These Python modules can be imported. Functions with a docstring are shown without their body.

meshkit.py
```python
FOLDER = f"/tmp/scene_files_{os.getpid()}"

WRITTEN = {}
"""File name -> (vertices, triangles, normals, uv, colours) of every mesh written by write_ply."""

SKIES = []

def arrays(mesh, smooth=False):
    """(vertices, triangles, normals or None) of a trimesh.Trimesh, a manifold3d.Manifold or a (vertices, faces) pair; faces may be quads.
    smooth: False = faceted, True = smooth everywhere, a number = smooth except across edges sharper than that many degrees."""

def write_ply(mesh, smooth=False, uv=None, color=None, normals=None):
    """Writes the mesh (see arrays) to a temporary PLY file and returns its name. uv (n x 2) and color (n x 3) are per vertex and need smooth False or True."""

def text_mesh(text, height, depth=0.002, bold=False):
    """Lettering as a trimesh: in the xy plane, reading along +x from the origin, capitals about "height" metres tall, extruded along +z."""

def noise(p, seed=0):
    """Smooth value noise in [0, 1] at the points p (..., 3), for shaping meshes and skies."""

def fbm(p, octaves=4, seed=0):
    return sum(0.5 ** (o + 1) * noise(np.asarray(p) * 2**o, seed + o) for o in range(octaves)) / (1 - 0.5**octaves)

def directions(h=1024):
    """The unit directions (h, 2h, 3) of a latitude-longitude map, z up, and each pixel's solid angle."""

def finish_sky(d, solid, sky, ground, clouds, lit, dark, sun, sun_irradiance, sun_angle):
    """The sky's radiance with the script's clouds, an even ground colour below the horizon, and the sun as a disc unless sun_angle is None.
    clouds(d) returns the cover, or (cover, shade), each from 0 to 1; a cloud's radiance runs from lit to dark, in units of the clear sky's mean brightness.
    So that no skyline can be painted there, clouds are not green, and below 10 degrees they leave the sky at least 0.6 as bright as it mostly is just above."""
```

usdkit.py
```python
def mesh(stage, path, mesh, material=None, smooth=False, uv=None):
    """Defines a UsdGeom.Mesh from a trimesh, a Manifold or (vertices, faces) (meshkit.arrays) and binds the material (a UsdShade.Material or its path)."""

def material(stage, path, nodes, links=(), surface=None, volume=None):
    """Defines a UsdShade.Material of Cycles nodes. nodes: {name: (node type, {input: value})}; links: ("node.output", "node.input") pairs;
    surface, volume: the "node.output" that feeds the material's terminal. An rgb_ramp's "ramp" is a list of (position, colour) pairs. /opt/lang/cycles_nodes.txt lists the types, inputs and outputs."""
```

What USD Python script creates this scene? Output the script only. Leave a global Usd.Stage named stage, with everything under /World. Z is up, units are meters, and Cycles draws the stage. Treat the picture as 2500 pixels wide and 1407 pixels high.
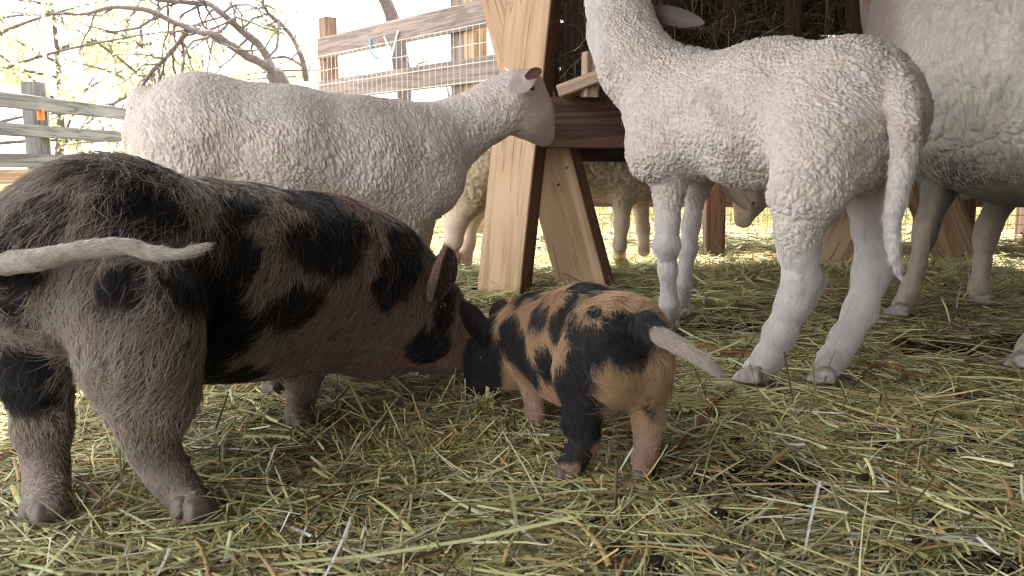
import math, random
import numpy as np, trimesh
from scipy.spatial import cKDTree
import meshkit, usdkit
from pxr import Usd, UsdGeom, UsdLux, UsdShade, Gf, Sdf, Vt

random.seed(7)
RNG = np.random.default_rng(7)
stage = Usd.Stage.CreateInMemory()
UsdGeom.SetStageUpAxis(stage, 'Z')
UsdGeom.SetStageMetersPerUnit(stage, 1.0)
UsdGeom.Xform.Define(stage, '/World')
UsdGeom.Scope.Define(stage, '/World/Looks')

# ------------------------------------------------------------------ camera, sky, sun, exposure
EXPOSURE = 2.5
HAIR = 0.9
F, CX, CY, CAM_H = 2080.0, 1250.0, 703.5, 0.42          # focal length in units of a 2500 px wide picture
PITCH = math.atan((CY - 390.0) / F)
cam = UsdGeom.Camera.Define(stage, '/World/camera')
cam.CreateHorizontalApertureAttr(36.0)
cam.CreateFocalLengthAttr(36.0 * F / 2500.0)
cam.CreateFStopAttr(10.0)
cam.CreateFocusDistanceAttr(1.55)
cam.CreateExposureAttr(EXPOSURE)
cam.CreateClippingRangeAttr((0.02, 1000.0))
cam.AddTranslateOp().Set((0, 0, CAM_H))
cam.AddRotateXOp().Set(90.0 - math.degrees(PITCH))

SUN_AZ, SUN_EL = math.radians(-24), math.radians(60)     # azimuth from +y towards +x
sun_dir = np.array([math.sin(SUN_AZ) * math.cos(SUN_EL), math.cos(SUN_AZ) * math.cos(SUN_EL), math.sin(SUN_EL)])
sky_mat = usdkit.material(stage, '/World/Looks/sky', {
    'sky': ('sky_texture', {'sky_type': 'single_scattering', 'sun_disc': False, 'sun_elevation': SUN_EL, 'sun_rotation': SUN_AZ, 'aerosol_density': 2.0}),
    'tc': ('texture_coordinate', {}),
    'n': ('noise_texture', {'scale': 2.2, 'detail': 6.0, 'roughness': 0.6}),
    'r': ('rgb_ramp', {'ramp': [(0.30, (0.55, 0.55, 0.55)), (0.62, (0.95, 0.95, 0.95))]}),
    'm': ('mix_color', {'b': (10.0, 9.7, 9.5), 'use_clamp': False}),
    'bg': ('background_shader', {'strength': 0.09})},
    [('tc.generated', 'n.vector'), ('n.fac', 'r.fac'), ('r.color', 'm.fac'), ('sky.color', 'm.a'), ('m.result', 'bg.color')], surface='bg.background')
dome = UsdLux.DomeLight.Define(stage, '/World/sky')
UsdShade.MaterialBindingAPI.Apply(dome.GetPrim()).Bind(sky_mat)
dome.GetPrim().SetCustomDataByKey('kind', 'structure')
sun = UsdLux.DistantLight.Define(stage, '/World/sun')
sun.CreateNormalizeAttr(True); sun.CreateIntensityAttr(1.1); sun.CreateAngleAttr(0.5); sun.CreateColorAttr((1.0, 0.93, 0.82))
sun.AddRotateXYZOp().Set((math.degrees(SUN_EL) - 90.0, 0.0, -math.degrees(SUN_AZ)))

# ------------------------------------------------------------------ helpers
def W(px, py, Y):
    """The point seen at a place of the photograph, Y metres ahead."""
    a, b = (px - CX) / F, -(py - CY) / F
    d = np.array([a, math.cos(PITCH) + b * math.sin(PITCH), -math.sin(PITCH) + b * math.cos(PITCH)])
    return np.array([0, 0, CAM_H]) + d * (Y / d[1])
def G(px, py, z=0.0):
    a, b = (px - CX) / F, -(py - CY) / F
    d = np.array([a, math.cos(PITCH) + b * math.sin(PITCH), -math.sin(PITCH) + b * math.cos(PITCH)])
    return np.array([0, 0, CAM_H]) + d * ((z - CAM_H) / d[2])
def GY(px, py, z=0.0): return float(G(px, py, z)[1])
def mpp(py, Y): return Y / (math.cos(PITCH) - (py - CY) / F * math.sin(PITCH)) / F
def proj(P):
    q = np.asarray(P) - [0, 0, CAM_H]
    f = q[..., 1] * math.cos(PITCH) - q[..., 2] * math.sin(PITCH)
    u = q[..., 1] * math.sin(PITCH) + q[..., 2] * math.cos(PITCH)
    return CX + F * q[..., 0] / f, CY - F * u / f
def unit(v): v = np.asarray(v, float); return v / (np.linalg.norm(v) + 1e-12)

def vnormals(v, f):
    e = np.cross(v[f[:, 1]] - v[f[:, 0]], v[f[:, 2]] - v[f[:, 0]]); n = np.empty_like(v, dtype=float)
    for c in range(3): n[:, c] = sum(np.bincount(f[:, k], e[:, c], len(v)) for k in range(3))
    return n / (np.linalg.norm(n, axis=1, keepdims=True) + 1e-12)

USED = {}
def path_of(name, parent='/World'):
    k = f'{parent}/{name}'
    USED[k] = USED.get(k, -1) + 1
    return k if USED[k] == 0 else f'{k}_{USED[k]:03d}'
def keys(prim, label=None, category=None, group=None, kind=None):
    for k, v in (('label', label), ('category', category), ('group', group), ('kind', kind)):
        if v: prim.SetCustomDataByKey(k, v)
def thing(name, label, category, group=None, loc=(0, 0, 0)):
    x = UsdGeom.Xform.Define(stage, path_of(name))
    x.AddTranslateOp().Set(Gf.Vec3d(*map(float, loc)))
    keys(x.GetPrim(), label, category, group)
    x.loc = np.asarray(loc, float)
    return x
def put(name, m, mat, parent=None, smooth=30, attrs=None, **kw):
    """One mesh prim under parent (world coordinates in, parent's base subtracted)."""
    if smooth is True and isinstance(m, tuple) and np.shape(m[1])[1] == 3:
        v, f = np.asarray(m[0], float), np.asarray(m[1]); n = vnormals(v, f)
    else: v, f, n = meshkit.arrays(m, smooth)
    base = parent.loc if parent is not None and hasattr(parent, 'loc') else np.zeros(3)
    p = path_of(name, str(parent.GetPath()) if parent is not None else '/World')
    g = usdkit.mesh(stage, p, (v - base, f), mat)
    if n is not None:
        g.CreateNormalsAttr(Vt.Vec3fArray.FromNumpy(n.astype(np.float32))); g.SetNormalsInterpolation('vertex')
    for k, val in (attrs or {}).items():
        val = np.asarray(val, np.float32)
        UsdGeom.PrimvarsAPI(g).CreatePrimvar(k, Sdf.ValueTypeNames.Color3fArray, 'vertex').Set(Vt.Vec3fArray.FromNumpy(val))
    keys(g.GetPrim(), **kw)
    g.loc = base
    return g
def curves(name, pts, widths, mat, parent=None, **kw):
    """pts (n, k, 3) polylines, widths (n, k)."""
    base = parent.loc if parent is not None else np.zeros(3)
    c = UsdGeom.BasisCurves.Define(stage, path_of(name, str(parent.GetPath()) if parent is not None else '/World'))
    n, k = pts.shape[:2]
    c.CreateTypeAttr('linear')
    c.CreateCurveVertexCountsAttr(Vt.IntArray.FromNumpy(np.full(n, k, np.int32)))
    c.CreatePointsAttr(Vt.Vec3fArray.FromNumpy((pts - base).reshape(-1, 3).astype(np.float32)))
    c.CreateWidthsAttr(Vt.FloatArray.FromNumpy(widths.reshape(-1).astype(np.float32)))
    c.SetWidthsInterpolation('vertex')
    UsdShade.MaterialBindingAPI.Apply(c.GetPrim()).Bind(mat)
    keys(c.GetPrim(), **kw)
    return c
def tube(points, radii, sides=8, wob=0.0, seed=0):
    p = np.asarray(points, float); r = np.broadcast_to(np.asarray(radii, float), (len(p),))
    t = np.gradient(p, axis=0); t /= np.linalg.norm(t, axis=1, keepdims=True) + 1e-12
    a = np.zeros_like(p)
    ref = np.array([0, 0, 1.0]) if abs(t[0, 2]) < 0.9 else np.array([1.0, 0, 0])
    a[0] = unit(np.cross(t[0], ref))
    for i in range(1, len(p)): a[i] = unit(a[i - 1] - t[i] * (a[i - 1] @ t[i]))
    b = np.cross(t, a); ang = np.arange(sides) * 2 * np.pi / sides
    v = p[:, None] + r[:, None, None] * (np.cos(ang)[None, :, None] * a[:, None] + np.sin(ang)[None, :, None] * b[:, None])
    if wob:
        v = v + (meshkit.noise(v / (np.mean(r) * 3), seed) - 0.5)[..., None] * 2 * wob * r[:, None, None] * (v - p[:, None]) / r[:, None, None]
    n = len(p)
    i, j = np.meshgrid(np.arange(n - 1), np.arange(sides), indexing='ij')
    q = np.stack([i * sides + j, i * sides + (j + 1) % sides, (i + 1) * sides + (j + 1) % sides, (i + 1) * sides + j], -1).reshape(-1, 4)
    f = np.vstack([q[:, [0, 1, 2]], q[:, [0, 2, 3]]])
    v = np.vstack([v.reshape(-1, 3), p[:1], p[-1:]])
    j = np.arange(sides)
    c0 = np.stack([np.full(sides, n * sides), (j + 1) % sides, j], 1)
    c1 = np.stack([np.full(sides, n * sides + 1), (n - 1) * sides + j, (n - 1) * sides + (j + 1) % sides], 1)
    return v, np.vstack([f, c0, c1])
def join(ms):
    vs, fs, o = [], [], 0
    for v, f in ms:
        vs.append(v); fs.append(f + o); o += len(v)
    return np.vstack(vs), np.vstack(fs)
def smooth_line(pts, n):
    pts = np.asarray(pts, float)
    s = np.r_[0, np.cumsum(np.linalg.norm(np.diff(pts[:, :3], axis=0), axis=1))]
    from scipy.interpolate import PchipInterpolator
    return PchipInterpolator(s, pts)(np.linspace(0, s[-1], n))

# ------------------------------------------------------------------ materials
L = '/World/Looks/'
def m_plain(name, col, rough=0.7, spec=0.3):
    return usdkit.material(stage, L + name, {'p': ('principled_bsdf', {'base_color': col, 'roughness': rough, 'specular_ior_level': spec})}, surface='p.BSDF')
def m_wood(name, dark, light, scale=1.0, rough=0.75, bump=0.25, stain=(0.5, 0.5, 0.5), rings=26.0, edged=False):
    return usdkit.material(stage, L + name, {
        'a': ('attribute', {'attribute': 'rest'}),
        'm1': ('mapping', {'scale': (1.2 * scale, 26 * scale, 26 * scale)}),
        'm2': ('mapping', {'scale': (6 * scale, 260 * scale, 260 * scale)}),
        'm3': ('mapping', {'scale': (2.5, 7, 7)}),
        'n1': ('noise_texture', {'scale': 1.0, 'detail': 3.0, 'distortion': 0.6}),
        'n2': ('noise_texture', {'scale': 1.0, 'detail': 2.0}),
        'n3': ('noise_texture', {'scale': 1.0, 'detail': 4.0}),
        'w': ('math', {'math_type': 'multiply', 'value2': rings}),
        's': ('math', {'math_type': 'sine'}),
        'mr': ('map_range', {'from_min': -1.0, 'from_max': 1.0}),
        'mx': ('mix_float', {'fac': 0.55}),
        'r': ('rgb_ramp', {'ramp': [(0.15, dark), (0.6, light), (0.9, tuple(min(1, c * 1.15) for c in light))]}),
        'st': ('rgb_ramp', {'ramp': [(0.3, stain), (0.65, (1, 1, 1))]}),
        'mul': ('mix_color', {'blend_type': 'multiply', 'fac': 0.8}),
        'k1': ('math', {'math_type': 'subtract', 'value2': 0.47}), 'k2': ('math', {'math_type': 'absolute'}), 'k3': ('map_range', {'from_min': 0.0, 'from_max': 0.011, 'to_min': 0.38, 'to_max': 1.0, 'clamp': True}), 'k4': ('mix_color', {'blend_type': 'multiply', 'fac': 0.9}),
        'b': ('bump', {'strength': bump, 'distance': 0.004}),
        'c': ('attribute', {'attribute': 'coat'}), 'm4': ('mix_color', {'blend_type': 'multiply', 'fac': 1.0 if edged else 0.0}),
        'p': ('principled_bsdf', {'roughness': rough, 'specular_ior_level': 0.25})},
        [('n1.fac', 'k1.value1'), ('k1.value', 'k2.value1'), ('k2.value', 'k3.value'), ('mul.result', 'k4.a'), ('k3.result', 'k4.b'), ('k4.result', 'm4.a'), ('c.color', 'm4.b'), ('a.vector', 'm1.vector'), ('a.vector', 'm2.vector'), ('a.vector', 'm3.vector'), ('m1.vector', 'n1.vector'), ('m2.vector', 'n2.vector'), ('m3.vector', 'n3.vector'),
         ('n1.fac', 'w.value1'), ('w.value', 's.value1'), ('s.value', 'mr.value'), ('mr.result', 'mx.a'), ('n2.fac', 'mx.b'), ('mx.result', 'r.fac'),
         ('n3.fac', 'st.fac'), ('r.color', 'mul.a'), ('st.color', 'mul.b'), ('m4.result', 'p.base_color'), ('mx.result', 'b.height'), ('b.normal', 'p.normal')], surface='p.BSDF')
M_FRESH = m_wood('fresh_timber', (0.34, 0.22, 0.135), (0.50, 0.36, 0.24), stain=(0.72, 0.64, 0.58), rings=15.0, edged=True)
M_BEAM = m_wood('dark_timber', (0.05, 0.028, 0.020), (0.115, 0.066, 0.048), stain=(0.6, 0.6, 0.6))
M_SLAT = m_wood('old_slat_timber', (0.03, 0.018, 0.015), (0.07, 0.04, 0.032))
M_BLOCK = m_wood('pale_board', (0.22, 0.15, 0.11), (0.38, 0.27, 0.21), stain=(0.7, 0.65, 0.6))
M_GREY = m_wood('grey_weathered_board', (0.085, 0.083, 0.078), (0.20, 0.197, 0.187), stain=(0.6, 0.6, 0.6))
M_TAN = m_wood('tan_board', (0.30, 0.19, 0.11), (0.48, 0.33, 0.20))
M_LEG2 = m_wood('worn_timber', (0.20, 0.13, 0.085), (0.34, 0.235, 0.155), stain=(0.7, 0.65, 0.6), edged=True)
M_POSTB = m_wood('brown_post', (0.12, 0.068, 0.048), (0.22, 0.135, 0.095), stain=(0.6, 0.6, 0.6))
M_BG = m_wood('brown_grey_board', (0.11, 0.085, 0.075), (0.22, 0.175, 0.155), stain=(0.65, 0.62, 0.6))
M_RED = m_wood('red_brown_board', (0.09, 0.05, 0.036), (0.18, 0.105, 0.078), stain=(0.6, 0.6, 0.6))
M_ROOF = m_wood('roof_board', (0.10, 0.07, 0.05), (0.22, 0.16, 0.11))
M_WIRE = usdkit.material(stage, L + 'galvanised_wire', {'p': ('principled_bsdf', {'base_color': (0.62, 0.63, 0.64), 'metallic': 0.35, 'roughness': 0.45})}, surface='p.BSDF')
M_DUNG = usdkit.material(stage, L + 'dung', {'g': ('geometry', {}), 'n': ('noise_texture', {'scale': 260.0, 'detail': 3.0}), 'r': ('rgb_ramp', {'ramp': [(0.3, (0.010, 0.008, 0.006)), (0.7, (0.035, 0.027, 0.019))]}),
    'b': ('bump', {'strength': 0.5, 'distance': 0.002}), 'p': ('principled_bsdf', {'roughness': 0.9, 'specular_ior_level': 0.1})},
    [('g.position', 'n.vector'), ('n.fac', 'r.fac'), ('r.color', 'p.base_color'), ('n.fac', 'b.height'), ('b.normal', 'p.normal')], surface='p.BSDF')
M_TWINE = m_plain('orange_twine', (0.22, 0.095, 0.055), 0.9, 0.1)
M_BLUE = m_plain('blue_twine', (0.10, 0.32, 0.60), 0.8, 0.2)
M_WHITE = m_plain('white_twine', (0.7, 0.7, 0.72), 0.8, 0.2)
M_ORANGE = m_plain('orange_plastic', (0.75, 0.20, 0.03), 0.5, 0.4)
M_HOOF = usdkit.material(stage, L + 'hoof_horn', {'g': ('geometry', {}), 'n': ('noise_texture', {'scale': 90.0, 'detail': 3.0}), 'r': ('rgb_ramp', {'ramp': [(0.3, (0.15, 0.13, 0.115)), (0.7, (0.34, 0.31, 0.28))]}), 'p': ('principled_bsdf', {'roughness': 0.55})},
    [('g.position', 'n.vector'), ('n.fac', 'r.fac'), ('r.color', 'p.base_color')], surface='p.BSDF')
M_TROTTER = m_plain('trotter_horn', (0.12, 0.095, 0.085), 0.6, 0.3)
M_EYE = m_plain('eye', (0.012, 0.009, 0.007), 0.12, 0.6)

def m_coat(name, fine_scale, fine_bump, dist, rough=0.85, sheen=0.0, sss=0.0):
    """Colour from the mesh's own coat attribute, with fine relief and grain."""
    n = {'a': ('attribute', {'attribute': 'coat'}), 'g': ('geometry', {}),
         'n': ('noise_texture', {'scale': fine_scale, 'detail': 4.0, 'roughness': 0.65}),
         'n2': ('noise_texture', {'scale': fine_scale * 0.18, 'detail': 3.0}),
         'r': ('rgb_ramp', {'ramp': [(0.25, (0.80, 0.79, 0.78)), (0.7, (1, 1, 1))]}),
         'mul': ('mix_color', {'blend_type': 'multiply', 'fac': 0.8}),
         'b': ('bump', {'strength': fine_bump, 'distance': dist}),
         'p': ('principled_bsdf', {'roughness': rough, 'specular_ior_level': 0.15, 'sheen_weight': sheen, 'sheen_roughness': 0.6})}
    return usdkit.material(stage, L + name, n, [('g.position', 'n.vector'), ('g.position', 'n2.vector'), ('n2.fac', 'r.fac'), ('a.color', 'mul.a'), ('r.color', 'mul.b'),
        ('mul.result', 'p.base_color'), ('n.fac', 'b.height'), ('b.normal', 'p.normal')], surface='p.BSDF')
M_WOOL = m_coat('wool', 380.0, 0.8, 0.005, 0.95, 0.1)
M_SKIN = m_coat('bristly_skin', 160.0, 0.35, 0.002, 0.65)
M_EAR = m_coat('ear_skin', 200.0, 0.25, 0.002, 0.7)
def m_hair(name, col, rough=0.6):
    return usdkit.material(stage, L + name, {'h': ('hair_info', {}), 'r': ('rgb_ramp', {'ramp': [(0.0, tuple(c * 0.8 for c in col)), (1.0, tuple(min(1, c * 1.15) for c in col))]}),
        'p': ('principled_bsdf', {'roughness': rough, 'specular_ior_level': 0.3})}, [('h.random', 'r.fac') if False else ('h.intercept', 'r.fac'), ('r.color', 'p.base_color')], surface='p.BSDF')
M_H_BLACK = m_hair('black_bristle', (0.012, 0.011, 0.012), 0.45)
M_H_PALE = m_hair('pale_grey_bristle', (0.43, 0.38, 0.325), 0.5)
M_H_TAN = m_hair('tan_bristle', (0.30, 0.20, 0.145), 0.55)
M_H_GINGER = m_hair('ginger_bristle', (0.48, 0.315, 0.18), 0.5)
M_H_WOOL = m_hair('wool_fibre', (0.56, 0.50, 0.455), 0.8)
M_H_FACE = m_hair('face_hair', (0.52, 0.42, 0.375), 0.7)
M_H_WHITE = m_hair('white_leg_hair', (0.69, 0.665, 0.65), 0.7)
M_H_EWE = m_hair('ewe_fibre', (0.56, 0.53, 0.46), 0.8)

# ------------------------------------------------------------------ ground
def hz(x, y):
    x, y = np.asarray(x, float), np.asarray(y, float)
    q = np.stack([x * 3.1, y * 3.1, np.zeros_like(x)], -1)
    z = 0.022 * (meshkit.fbm(q, 3, 5) - 0.5)
    z = z + 0.030 * np.exp(-(((x - 0.45) / 0.9) ** 2 + ((y - 2.95) / 0.5) ** 2))
    far = np.clip((y - 6) / 10, 0, 1)
    return z * (1 - far) - 0.040 + far * 0.0
xs = np.unique(np.round(np.r_[-np.geomspace(3, 70, 26), np.arange(-3, 3.01, 0.05), np.geomspace(3, 70, 26)], 3))
ys = np.unique(np.round(np.r_[-np.geomspace(1, 30, 16), np.arange(-1, 5.01, 0.05), np.geomspace(5, 110, 36)], 3))
gx, gy = np.meshgrid(xs, ys, indexing='ij')
gv = np.stack([gx, gy, hz(gx, gy)], -1).reshape(-1, 3)
ii, jj = np.meshgrid(np.arange(len(xs) - 1), np.arange(len(ys) - 1), indexing='ij')
q = np.stack([ii * len(ys) + jj, (ii + 1) * len(ys) + jj, (ii + 1) * len(ys) + jj + 1, ii * len(ys) + jj + 1], -1).reshape(-1, 4)
M_GROUND = usdkit.material(stage, L + 'barnyard_soil', {'g': ('geometry', {}),
    'n': ('noise_texture', {'scale': 9.0, 'detail': 8.0, 'roughness': 0.7}), 'n2': ('noise_texture', {'scale': 130.0, 'detail': 4.0, 'roughness': 0.7}),
    'r': ('rgb_ramp', {'ramp': [(0.3, (0.020, 0.016, 0.010)), (0.55, (0.055, 0.045, 0.025)), (0.75, (0.10, 0.085, 0.045))]}),
    'r2': ('rgb_ramp', {'ramp': [(0.35, (0.4, 0.4, 0.4)), (0.7, (1.2, 1.15, 1.0))]}),
    'mul': ('mix_color', {'blend_type': 'multiply', 'fac': 1.0, 'use_clamp': False}),
    'sx': ('separate_xyz', {}), 'mr': ('map_range', {'from_min': 3.6, 'from_max': 5.2, 'clamp': True}),
    'out': ('mix_color', {'b': (0.30, 0.28, 0.16)}),
    'b': ('bump', {'strength': 0.8, 'distance': 0.01}), 'p': ('principled_bsdf', {'roughness': 0.95, 'specular_ior_level': 0.1})},
    [('g.position', 'n.vector'), ('g.position', 'n2.vector'), ('n.fac', 'r.fac'), ('n2.fac', 'r2.fac'), ('r.color', 'mul.a'), ('r2.color', 'mul.b'), ('g.position', 'sx.vector'), ('sx.y', 'mr.value'),
     ('mr.result', 'out.fac'), ('mul.result', 'out.a'), ('out.result', 'p.base_color'), ('n2.fac', 'b.height'), ('b.normal', 'p.normal')], surface='p.BSDF')
put('ground', (gv, q), M_GROUND, smooth=True, kind='structure')

# ------------------------------------------------------------------ timber
def plank(p0, p1, wdir, w, t, chamfer=0.004, wob=0.0015, seed=0, segs=14):
    """A sawn timber from p0 to p1 (middle of its section); w along wdir, t across. Returns mesh and its grain coordinates."""
    p0, p1 = np.asarray(p0, float), np.asarray(p1, float)
    ax = unit(p1 - p0); wd = np.asarray(wdir, float); wd = unit(wd - ax * (wd @ ax)); td = np.cross(ax, wd)
    c = chamfer; a, b = w / 2, t / 2
    sec = np.array([(-a + c, -b), (a - c, -b), (a, -b + c), (a, b - c), (a - c, b), (-a + c, b), (-a, b - c), (-a, -b + c)])
    n = segs + 1; Ln = np.linalg.norm(p1 - p0); s = np.linspace(0, 1, n)
    v = p0 + (p1 - p0) * s[:, None, None] + sec[None, :, :1] * wd + sec[None, :, 1:] * td
    rest = np.concatenate([np.broadcast_to((s * Ln)[:, None, None], (n, 8, 1)), np.broadcast_to(sec[None], (n, 8, 2))], -1) + np.array([seed * 3.7, seed * 1.3, seed * 0.7])
    if wob:
        k = np.stack([s * Ln * 5, np.full(n, seed * 9.1), np.zeros(n)], -1)
        v = v + ((meshkit.noise(k, 1) - 0.5) * 2 * wob)[:, None, None] * wd + ((meshkit.noise(k, 2) - 0.5) * 2 * wob)[:, None, None] * td
    i, j = np.meshgrid(np.arange(n - 1), np.arange(8), indexing='ij')
    q = np.stack([i * 8 + j, i * 8 + (j + 1) % 8, (i + 1) * 8 + (j + 1) % 8, (i + 1) * 8 + j], -1).reshape(-1, 4)
    V, R = v.reshape(-1, 3), rest.reshape(-1, 3)
    fs = np.vstack([q[:, [0, 1, 2]], q[:, [0, 2, 3]]])
    o = len(V)
    V = np.vstack([V, v[0], v[-1]]); R = np.vstack([R, rest[0], rest[-1]])
    k = np.arange(1, 7)
    fs = np.vstack([fs, np.stack([np.full(6, o), o + k + 1, o + k], 1), np.stack([np.full(6, o + 8), o + 8 + k, o + 8 + k + 1], 1)])
    tm = trimesh.Trimesh(V, fs, process=False)
    if tm.volume < 0: fs = fs[:, ::-1]
    return (V, fs), R
def wood(name, parent, p0, p1, wdir, w, t, mat, seed=0, edge=None, **kw):
    m, R = plank(p0, p1, wdir, w, t, seed=seed, **{k: kw.pop(k) for k in ('chamfer', 'wob', 'segs') if k in kw})
    at = {'rest': R}
    if edge is not None:                                   # narrow edges get a darker tint than the wide faces
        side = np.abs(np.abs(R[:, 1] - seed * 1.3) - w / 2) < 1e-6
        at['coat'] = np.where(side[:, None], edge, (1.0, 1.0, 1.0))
    return put(name, m, mat, parent, smooth=False, attrs=at, **kw)

# hay feeder: two crossed-leg frames joined by beams, slats above
FEED = thing('hay_feeder', 'timber hay rack on crossed pale legs with a dark brown front beam', 'hay feeder', loc=(0.75, 2.95, 0))
nrm = np.array([-0.42, -0.907, 0]); wd = np.array([0.907, -0.42, 0])
def leg(top, bot, Yt, Yb, w, t, seed, mat=M_FRESH, parent=FEED):
    a, b = W(*top, Yt), W(*bot, Yb)
    d = b - a
    a = a - d * 0.28; b = b + d * 0.05
    off = -nrm * (t / 2)
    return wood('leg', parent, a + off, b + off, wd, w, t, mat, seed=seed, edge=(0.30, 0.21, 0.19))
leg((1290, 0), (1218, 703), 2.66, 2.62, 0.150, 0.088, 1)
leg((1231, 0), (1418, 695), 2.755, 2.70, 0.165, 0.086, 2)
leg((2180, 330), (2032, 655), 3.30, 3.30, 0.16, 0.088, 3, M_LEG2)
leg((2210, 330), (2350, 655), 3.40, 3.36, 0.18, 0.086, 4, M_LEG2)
beam_d = unit(np.array([0.95, 0.30, 0]))
b0 = W(1322, 300, 2.63)
wood('front_beam', FEED, b0 + beam_d * 0.0, b0 + beam_d * 1.75, (0, 0, 1), 0.152, 0.045, M_BEAM, seed=5, label='dark brown weathered front beam')
b1 = W(1330, 362, 2.90)
wood('under_beam', FEED, b1, b1 + beam_d * 1.5, (0, 0, 1), 0.09, 0.05, M_SLAT, seed=6)
for k, (px, lean) in enumerate(((1400, 0.0), (1625, 0.02), (1790, -0.01), (1930, 0.015), (2085, 0.0), (2200, 0.0))):
    Yk = 2.78 + (px - 1340) / 860 * 0.32
    wood('slat', FEED, W(px, 250, Yk), W(px + lean * 900, -330, Yk - 0.22), beam_d, 0.052, 0.030, M_SLAT, seed=10 + k)
tb0 = W(1300, -330, 2.55)
wood('top_rail', FEED, tb0, tb0 + beam_d * 1.95, (0, 0, 1), 0.10, 0.045, M_BEAM, seed=17)
bk0 = W(1262, 150, 3.02)
for k in range(5):
    z = np.array([0, 0, 0.16 * k - 0.1])
    wood('back_board', FEED, bk0 + z, bk0 + z + beam_d * 1.8, (0, 0, 1), 0.15, 0.022, M_SLAT, seed=20 + k)
wood('upright_block', FEED, W(1444, 128, 2.57), W(1441, 238, 2.57), beam_d, 0.046, 0.040, M_BLOCK, seed=31, label='short pale upright block above the front beam')
wood('wedge_board', FEED, W(1372, 226, 2.60), W(1468, 190, 2.56), (0.1, 0, 1), 0.036, 0.09, M_BLOCK, seed=32, label='short pale wedge board resting on the front beam')
wood('low_rail', FEED, W(1950, 478, 3.28), W(2075, 478, 3.24), (0, 0, 1), 0.085, 0.04, M_BLOCK, seed=33)

wood('stake', FEED, W(1742, 640, 3.62), W(1746, 430, 3.62), (1, 0, 0), 0.085, 0.05, M_RED, seed=34, label='short dark red post under the rack')
def nails(pxs, p0, n):
    for px, py in pxs:
        d = W(px, py, 1.0) - np.array([0, 0, CAM_H]); t = ((p0 - [0, 0, CAM_H]) @ n) / (d @ n); c = np.array([0, 0, CAM_H]) + d * t
        put('nail', tube(np.array([c - n * 0.004, c + n * 0.0015]), 0.0042, 10), M_NAIL, FEED, smooth=30)
M_NAIL = m_plain('rusty_nail', (0.06, 0.04, 0.03), 0.6, 0.4)
nails([(1209, 372), (1270, 60), (1308, 78), (1252, 480)], W(1290, 0, 2.66), nrm)
nails([(1384, 410), (1362, 452)], W(1231, 0, 2.755), nrm)
nails([(1388, 268), (1390, 330)], b0 + np.array([beam_d[1], -beam_d[0], 0]) * 0.0225, np.array([beam_d[1], -beam_d[0], 0]))

# left rail fence
LF = thing('rail_fence', 'weathered grey three-rail fence with one square post at the far left', 'fence', loc=(-2.56, 6.5, 0))
for Y in (2.35, 4.77, 7.2, 9.6):
    wood('post', LF, (-2.62, Y, -0.3), (-2.62, Y, 0.838), (0, 1, 0), 0.09, 0.09, M_GREY, seed=40 + Y)
for k, (z, hgt) in enumerate(((0.722, 0.078), (0.574, 0.066), (0.418, 0.072))):
    wood('rail', LF, (-2.56, 2.0, z), (-2.56, 10.6, z - 0.01), (0, 0, 1), hgt, 0.028, M_GREY, seed=50 + k, segs=40)
wood('bottom_board', LF, (-2.56, 2.0, 0.335), (-2.56, 10.6, 0.335), (0, 0, 1), 0.07, 0.026, M_TAN, seed=54, label='fresh tan bottom board')
put('insulator', trimesh.creation.cylinder(0.018, 0.07, sections=12).apply_translation(W(99, 278, 4.72)), M_ORANGE, LF, label='orange plastic wire insulator')
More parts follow.
